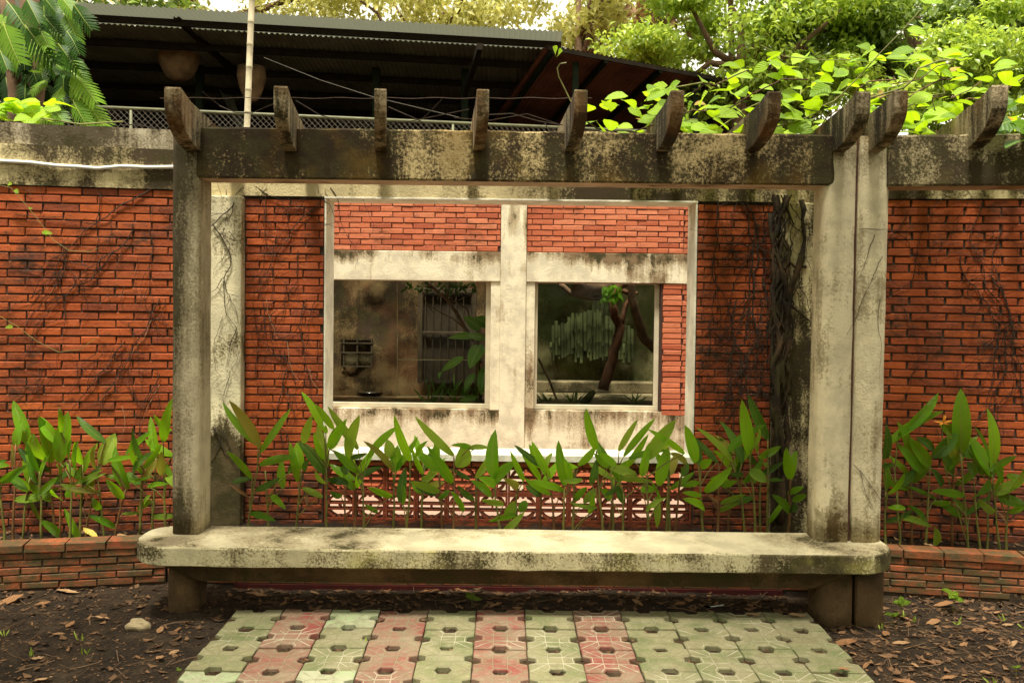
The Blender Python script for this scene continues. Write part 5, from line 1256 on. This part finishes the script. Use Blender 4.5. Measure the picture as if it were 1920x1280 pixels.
for u, v, tu, tv in ((1042,100,1036,88),(1046,104,1055,96),(1700,55,1738,66),(1725,2,1770,6)): leafobj('leaf', at(u, v, 5.1), at(tu, tv, 5.05), .06, MAT['vine_leaf'], pv, shape='ovate', seg=5)

# ------------------------------------------------------------------ trees
def crown_mesh(name, pts, nrm, size, mats, asp=.5):
    """many small folded leaves in one crown mesh (numpy)"""
    N = len(pts)
    ax = rng.normal(size=(N, 3)); ax[:, 2] -= .35; ax /= np.linalg.norm(ax, axis=1)[:, None]
    nr = nrm+rng.normal(size=(N, 3))*.55; nr -= ax*(nr*ax).sum(1)[:, None]; nr /= np.linalg.norm(nr, axis=1)[:, None]+1e-9
    sd = np.cross(ax, nr); L_ = size*rng.uniform(.6, 1.25, N)[:, None]; W_ = L_*asp/2
    base = pts; tip = pts+ax*L_-nr*L_*.12; m1 = pts+ax*L_*.45+nr*L_*.03
    l_ = m1-sd*W_+nr*W_*.35; r_ = m1+sd*W_+nr*W_*.35
    V = np.stack([base, l_, tip, r_, m1], 1).reshape(-1, 3)
    idx = np.arange(N)[:, None]*5
    Fc = np.concatenate([idx+np.array([[0, 4, 1]]), idx+np.array([[1, 4, 2]]), idx+np.array([[0, 3, 4]]), idx+np.array([[3, 2, 4]])], 1).reshape(-1, 3)
    me = bpy.data.meshes.new(name); me.vertices.add(len(V)); me.vertices.foreach_set('co', V.ravel())
    me.loops.add(len(Fc)*3); me.loops.foreach_set('vertex_index', Fc.ravel().astype(np.int32))
    me.polygons.add(len(Fc)); me.polygons.foreach_set('loop_start', np.arange(0, len(Fc)*3, 3, dtype=np.int32))
    me.materials.append(mats); me.update(calc_edges=True); me.validate(); return me
def tree(base, cen, rad, nleaf, size, mat, label, trunk_r=.18, nclump=60, asp=.5, limbs=7, name='broadleaf_tree', extra=None, clumpr=.5):
    base = Vector(base); cen = Vector(cen); o = empty(name, base, label, 'tree', 'trees behind the wall')
    mb = MB(); mid = base.lerp(cen, .55)+rv(.3)
    mb.tube([base, base.lerp(mid, .5)+rv(.08), mid, cen], [trunk_r, trunk_r*.85, trunk_r*.7, trunk_r*.3], 10); mb.build('trunk', MAT['bark'], o, smooth=True)
    cl_ = []
    for i in range(nclump):
        d_ = rng.normal(size=3); d_ /= np.linalg.norm(d_); r_ = rng.uniform(.25, 1)**.5
        cl_.append(np.array(cen)+d_*np.array(rad)*r_)
    cl_ = np.array(cl_)
    for i in range(limbs):
        e = Vector(cl_[rng.integers(nclump)]); a = mid.lerp(cen, ru(0, .7)); b2 = MB()
        b2.tube([a, a.lerp(e, .35)+rv(.25), a.lerp(e, .7)+rv(.25), e], [trunk_r*.42, trunk_r*.3, trunk_r*.2, trunk_r*.08], 7); b2.build('branch', MAT['bark'], o, smooth=True)
    which = rng.integers(nclump, size=nleaf)
    off = rng.normal(size=(nleaf, 3)); off /= np.linalg.norm(off, axis=1)[:, None]
    rr_ = rng.uniform(.2, 1, (nleaf, 1))**.6*clumpr*rng.uniform(.6, 1.3, (nclump, 1))[which]
    pts = cl_[which]+off*rr_*np.array([1.15, 1.15, .6])
    nr = off*.5+np.array([0, -.25, .8])
    me = crown_mesh('crown', pts, nr, size, MAT[mat], asp); c_ = Vector(cen); ob = link('crown', me, (0,0,0), o)
    ob.location = -base
    if extra:
        pts2 = np.array(extra[0])+rng.normal(size=(extra[1], 3))*np.array(extra[2]); me = crown_mesh('dead_leaves', pts2, rng.normal(size=(extra[1], 3)), size*1.1, MAT['t_brn'], .6); ob = link('dead_leaves', me, (0,0,0), o); ob.location = -base
    return o
g_ = 3.1
def tc(u, v, Y): return at(u, v, Y)
tree((-6.6, 24, g_), tc(330,-40,24), (5.5,2,2.0), 5200, .21, 't_yel', 'yellowing tree spreading a limb over the left part of the shed roof', .3, 46, limbs=9, clumpr=.8)
tree((-1.5, 23, g_), tc(790,-10,23), (3.4,1.8,1.3), 5200, .21, 't_yel', 'yellow green tree showing over the middle of the shed roof', .2, 46, clumpr=.7)
tree((tc(1124,60,20).x, 20, g_), tc(1085,-25,20), (2.2,1.6,1.35), 5200, .19, 't_yel', 'upright brown trunk with pale yellow leaves right of the shed roof', .16, 40, limbs=8, clumpr=.6, extra=(tc(1240,20,18), 260, (.28,.2,.3)))
tree((4.3, 17, g_), tc(1390,60,17), (2.9,1.4,1.9), 24000, .15, 't_grn', 'dense tree of small glossy leaves above the middle of the vine', .2, 70, limbs=12, clumpr=.55)
tree((8.5, 18, g_), tc(1720,30,18), (3.4,1.5,2.2), 28000, .16, 't_drk', 'deep green tree filling the corner above the vine', .22, 60, limbs=12, clumpr=.6)
tree((8.0, 15, g_), tc(1850,150,15), (2.0,1.1,1.3), 15000, .14, 't_grn', 'lighter small tree at the right edge behind the vine', .12, 30, limbs=6, clumpr=.45)
tree((6.5, 26, g_), tc(1500,40,26), (6.5,1.5,3.4), 9000, .26, 't_drk', 'far dark tree seen through gaps in the glossy tree', .25, 60, limbs=8, clumpr=.9)
tree((-11, 20, g_), tc(60,-10,20), (3.5,1.5,3.0), 9000, .25, 't_drk', 'dark tree standing behind the feathery climber', .25, 40, limbs=8, clumpr=.8)

tree((-2.2, -3.4, 0), (-.8, .6, 7.6), (5.8,3.9,1.5), 6000, .2, 't_drk', 'tall unseen tree added in front of the bench to shade the forecourt', .24, 60, limbs=12, clumpr=.75)  # out-of-view tree, added so its crown dims the bench side

for x_, y_, z_, lab in ((-6.5,-7,3.2,'unseen bushy tree added for shade far to the left of the path'),(-.5,-9,3.4,'unseen bushy tree added for shade at the end of the path'),(6,-7.5,3.2,'unseen bushy tree added for shade far to the right of the path'),(-9.5,-1,3.6,'unseen bushy tree added for shade at the left by the wall'),(10,-1,3.6,'unseen bushy tree added for shade at the right by the wall')):  # out-of-view trees added to block low light from the front and sides
    tree((x_, y_, 0), (x_, y_, z_), (3.4, 2.2, 3.4), 10000, .28, 't_drk', lab, .2, 50, limbs=6, clumpr=.8)

# ------------------------------------------------------------------ litter on the ground
def zat(x, y): return float(gz(np.array(x), np.array(y)))
def curl_leaf(name, mat, L_=.12, W_=.045, curl=.5, seed=0):
    rnd = random.Random(seed); mb = MB(); k = 7
    for i in range(k+1):
        t = i/k; wd = max(.03, math.sin(math.pi*t**.85)**.75)*W_/2; a = curl*(t-.5)*2
        c_ = Vector(((t-.5)*L_, rnd.uniform(-.002,.002), .008+abs(a)**2*L_*.14)); f_ = rnd.uniform(.2,.9)*curl
        mb.v += [(c_.x, -wd, c_.z+wd*f_), tuple(c_), (c_.x, wd, c_.z+wd*f_*rnd.uniform(.5,1.4))]; mb.uv += [(0,t),(.5,t),(1,t)]
    for i in range(k):
        e = i*3; mb.f += [(e,e+1,e+4,e+3),(e+1,e+2,e+5,e+4)]; mb.m += [0,0]
    me, _ = mb.mesh(name, mat, True, (0,0,0)); return me
fl_m = [curl_leaf('fallen_leaf', MAT['fallen'], .12, ru(.04,.06), ru(.3,.9), s_) for s_ in range(8)]
fl_y = curl_leaf('fallen_leaf', MAT['fallen_y'], .14, .045, .7, 77)
FALL = [ # pixel position, length in pixels, where it lies
 (20,1122,50,0,'long orange brown leaf lying at the far left foot of the planter'), (127,1104,46,0,'crumpled tan leaf propped at the foot of the left planter'), (80,1130,30,0,'small yellowed leaf on dark soil left of the bench'),
 (132,1167,30,1,'small bent leaf midway between the planter and the pinkish leaf'),(188,1158,40,0,'pinkish leaf on the soil left of the pale stone'),(300,1180,26,1,'little leaf just right of the pale stone'),(352,1167,32,0,'yellow brown leaf by the foot of the left bench pedestal'),(332,1178,20,1,'leaf scrap touching the soil below the left bench pedestal'),(70,1236,32,1,'small leaf on bare soil near the lower left edge'),(80,1275,40,0,'pale leaf at the bottom left of the picture'),(250,1088,32,1,'leaf lying close under the left end of the bench'),(295,1216,26,1,'topmost leaf of the small heap left of the path'),(300,1232,36,0,'grey brown leaf in the small heap left of the path'),(280,1218,18,1,'tiny pale leaf at the left of the small heap'),(326,1217,28,1,'leaf at the right end of the small heap left of the path'),(258,1230,16,1,'tiny leaf beside the small heap, on its near left'),(395,1222,22,1,'leaf against the left cement edge of the path'),(110,1186,26,1,'small leaf alone on the dark soil left of the stone'),
 (480,1113,44,0,'reddish tan leaf on the soil under the left half of the bench'),(590,1104,22,1,'small leaf deep under the left half of the bench'),(618,1115,24,1,'second small leaf under the left half of the bench, nearer'),(805,1107,40,0,'tan leaf under the middle of the bench'),(865,1108,34,0,'orange leaf beside the seedling under the bench'),(730,1128,18,1,'leaf scrap just behind the limewashed paver'),(690,1122,24,1,'leaf behind the second pink paver row under the bench'),(1195,1136,30,1,'leaf behind the far edge of the last pink pavers'),(1275,1138,28,0,'brown leaf at the far edge of the path under the bench'),(930,1140,30,1,'leaf touching the far edge of the middle pink paver'),(1050,1130,26,1,'leaf behind the green pavers right of centre'),(1130,1120,26,1,'leaf lying under the bench right of centre'),(560,1120,26,1,'leaf beside the reddish tan one under the bench'),
 (1585,1196,48,0,'large tan leaf right of the path corner'),(1600,1216,30,1,'leaf beside the right cement edge of the path'),(1660,1180,36,1,'leaf at the foot of the split pedestal'),(1690,1195,34,1,'leaf a step in front of the split pedestal'),(1700,1150,30,1,'leaf between the split pedestal and the right planter'),(1735,1232,34,0,'pale leaf half upright on the right soil'),(1715,1240,30,1,'dark leaf next to the pale half upright one'),(1770,1127,40,0,'pale tan leaf at the foot of the right planter'),(1750,1155,30,1,'leaf near the seedling with oval leaves'),(1807,1200,26,1,'small leaf in the middle of the right litter'),(1835,1173,34,0,'dull red leaf on the litter at the right'),(1700,1275,44,0,'tan leaf at the bottom right of the path'),(1870,1140,30,1,'leaf along the foot of the right planter near the edge'),(1850,1255,26,1,'small leaf near the bottom right corner'),(1900,1200,30,1,'leaf cut by the right edge of the ground'),(1625,1240,28,1,'leaf close to the near right corner of the path'),(1680,1215,22,1,'small curled leaf amid twigs right of the path'),(1890,1160,22,1,'second leaf along the foot of the right planter'),(1780,1265,30,1,'leaf at the bottom of the right soil beside green sprouts')]
for u, v, ln, plain, lab in FALL:
    p = atz(u, v, .01); o = link('fallen_leaf', random.choice(fl_m), (p.x, p.y, zat(p.x, p.y)+.004), None, (ru(-.25,.25), ru(-.25,.25), ru(0, 6.28)), (ln/F*p.y/.12,)*3)
    tag(o, lab or 'small curled brown leaf among the litter on the soil', 'fallen leaf', 'fallen leaves on the soil')
for u, v, ln, lab in ((1412,1155,30,'dry tan leaf lying on the far edge of the green pavers'),(1582,1258,26,'round tan leaf covering a paver hole at the right'),(1495,1157,32,'faint tan leaf at the right corner of the pavers')):
    p = atz(u, v, TZ); o = link('fallen_leaf', random.choice(fl_m), (p.x, p.y, TZ+.004), None, (0, 0, ru(-.6, .3)), (ln/F*p.y/.12,)*3); tag(o, lab, 'fallen leaf', 'fallen leaves on the pavers')
p = atz(170, 1003, .26); o = link('fallen_leaf', fl_y, (p.x, p.y, .262), None, (.2, .3, -.5), (1.05,)*3); tag(o, 'yellow leaf fallen on the soil behind the left planter rim', 'fallen leaf', 'fallen leaves in the planter')
for u, v, lab in ((230,1005,'tan leaf on the planter rim beside the bench end'),(1742,1022,'pinkish leaf propped on the right planter rim'),(140,1012,'thin reddish leaf trailing along the left planter soil')):
    p = atz(u, v, .25); o = link('fallen_leaf', random.choice(fl_m), (p.x, p.y, .245), None, (.2, ru(-.3,.3), ru(-.5,.5)), (.75,)*3); tag(o, lab, 'fallen leaf', 'fallen leaves in the planter')
# stone
bm = bmesh.new(); bmesh.ops.create_icosphere(bm, subdivisions=3, radius=1)
for v_ in bm.verts:
    n_ = float(vnoise(np.array(v_.co.x*1.3+7), np.array(v_.co.y*1.3+v_.co.z+4), 1.7)); v_.co *= .75+.5*n_; v_.co.x *= .062; v_.co.y *= .045; v_.co.z *= .036
me = bpy.data.meshes.new('stone'); bm.to_mesh(me); bm.free(); me.materials.append(MAT['stone'])
p = atz(258, 1175, .01); o = link('stone', me, (p.x, p.y, zat(p.x, p.y)+.018)); tag(o, 'pale rough stone on the dark soil left of the path', 'stone')
# spoon
p = atz(1335, 1140, .01); mb = MB(); mb.bar((p.x-.01, p.y, .02), (p.x+.075, p.y+.03, .022), .006, .003)
for i in range(2):
    n0 = len(mb.v); rr_ = .022-.004*i
    mb.v += [(p.x-.025+rr_*1.4*math.cos(a*.785), p.y-.005+rr_*math.sin(a*.785), .02-.004*i) for a in range(8)]; mb.f.append(tuple(range(n0, n0+8))); mb.m.append(0)
mb.f.append(tuple(range(8, 16))); mb.m.append(0)
tag(mb.build('plastic_spoon', MAT['plastic']), 'white plastic spoon dropped on the soil behind the path', 'spoon')
p = atz(1297, 1137, .01); mb = MB(); mb.bar((p.x-.025, p.y+.01, .014), (p.x+.02, p.y-.02, .016), .012, .003); tag(mb.build('paper_scrap', MAT['plastic']), 'white scrap of rubbish left of the plastic spoon', 'litter')
# seedlings
def seedling(u, v, n, hpx, lab, zb=.0):
    p = atz(u, v, zb); o = empty('seedling', (p.x, p.y, zb), lab, 'plant', 'weeds on the soil'); s_ = hpx/F*p.y; mb = MB(); tp = p+Vector((0, 0, s_*.7)); mb.tube([p-Vector((0,0,.02)), tp], .002, 5); mb.build('stem', MAT['stem'], o)
    for i in range(n):
        a = 6.283*i/n+ru(-.3,.3); b = p.lerp(tp, ru(.55, 1)); leafobj('leaf', b, b+Vector((math.cos(a)*s_*.55, math.sin(a)*s_*.4, s_*ru(-.1,.4))), s_*.3, MAT['leaf_lime'] if hpx < 50 else MAT['leaf'], o, face=(0,-.6,1), shape='ovate', seg=5)
seedling(885,1142,5,34,'dark leafed seedling poking up under the middle of the bench'); seedling(1787,1140,5,42,'seedling with oval leaves at the foot of the right planter'); seedling(1690,1150,6,36,'small weed with pale leaves right of the split pedestal'); seedling(1672,1165,4,26,'tiny weed touching the split pedestal')
seedling(1905,1262,3,18,'single leaf weed at the bottom right edge'); seedling(775*0+335,1262,3,12,'tiny weed beside the small heap of fallen leaves')
# small litter, twigs and grass: nobody could count them
mb = MB()
def spread(n, cond, szr, yr=(3.2, 5.34), xr=(-3.6, 3.6), zf=zat, up=.004):
    k = 0
    while k < n:
        x = ru(*xr); y = ru(*yr)
        if PATH[0]-.07 < x < PATH[1]+.06 and y < PATH[2]+.02: continue
        if random.random() > cond(x, y): continue
        L_ = ru(*szr); a = ru(0, 6.28); z = zf(x, y)+up; w_ = L_*ru(.25, .6); ca, sa = math.cos(a)*L_/2, math.sin(a)*L_/2; wa, wb = -math.sin(a)*w_/2, math.cos(a)*w_/2
        h1, h2, h3 = ru(0,.3)*L_, ru(0,.3)*L_, ru(0,.4)*L_
        mb.add([(x-ca, y-sa, z+h1), (x+wa, y+wb, z), (x+ca, y+sa, z+h2), (x-wa, y-wb, z+h3*.5)], [(0,1,3), (1,2,3)]); k += 1
spread(2600, lambda x, y: .8 if x > 1.6 else (.25 if x < -1.6 and y < 4.9 else .7), (.02, .075)); spread(9000, lambda x, y: .8 if x > 1.6 else .5, (.004, .024))
spread(700, lambda x, y: 1, (.02, .07), (5.45, 5.9), (-3.5, 3.5), lambda x, y: float(plsoil(np.array(x), np.array(y))))
tag(mb.build('leaf_litter', MAT['litter']), kind='stuff', label='broken dry leaf litter over the soil')
mb = MB()
for i in range(1100):
    x = ru(-3.5, 3.5); y = ru(3.3, 5.34)
    if PATH[0]-.1 < x < PATH[1]+.1 and y < PATH[2]+.03: continue
    if x < 1.6 and random.random() < .5: continue
    a = ru(0, 6.28); L_ = ru(.05, .22); z = zat(x, y)+.006; p0 = Vector((x, y, z)); p1 = p0+Vector((math.cos(a)*L_, math.sin(a)*L_, ru(-.004, .02))); mb.tube([p0, p0.lerp(p1, .5)+rv(.008), p1], ru(.0012, .003), 3)
tag(mb.build('twig_litter', MAT['bark']), kind='stuff', label='fine dry twigs over the soil')
mb = MB()
for i in range(420):                                  # debris caught in the paver holes
    ci, cr = random.randrange(12), random.randrange(6); hx, hy = random.choice(((.5, 0), (0, .5), (1, .5), (.5, 1)))
    x = PATH[0]+(ci+hx)*T+ru(-.03,.03)+cr*.003; y = PATH[2]-(cr+hy)*T+ru(-.022,.022)+(ci-6)*.006; a = ru(0, 6.28); L_ = ru(.012, .04)
    mb.add([(x-math.cos(a)*L_/2, y-math.sin(a)*L_/2, .03), (x-math.sin(a)*L_*.25, y+math.cos(a)*L_*.25, .024), (x+math.cos(a)*L_/2, y+math.sin(a)*L_/2, .034)], [(0,1,2)])
tag(mb.build('paver_hole_debris', MAT['litter']), kind='stuff', label='leaf crumbs lying in the paver holes')
mb = MB()
for cx_, cy_, n in [(-1.0,4.62,5),(-.72,4.4,4)]+[(ru(-3.3,-1.8), ru(3.6,4.8), 3) for _ in range(16)]+[(ru(1.9,3.3), ru(3.7,5.0), 3) for _ in range(14)]:
    for i in range(n):
        b = Vector((cx_+ru(-.015,.015), cy_+ru(-.015,.015), max(0, zat(cx_, cy_)))); blade(mb, b, b+Vector((ru(-.03,.03), ru(-.02,.02), ru(.015,.05))), .008, seg=3)
mb.uv = []
tag(mb.build('grass_sprouts', MAT['t_grn']), kind='stuff', label='tiny green sprouts scattered over the soil')
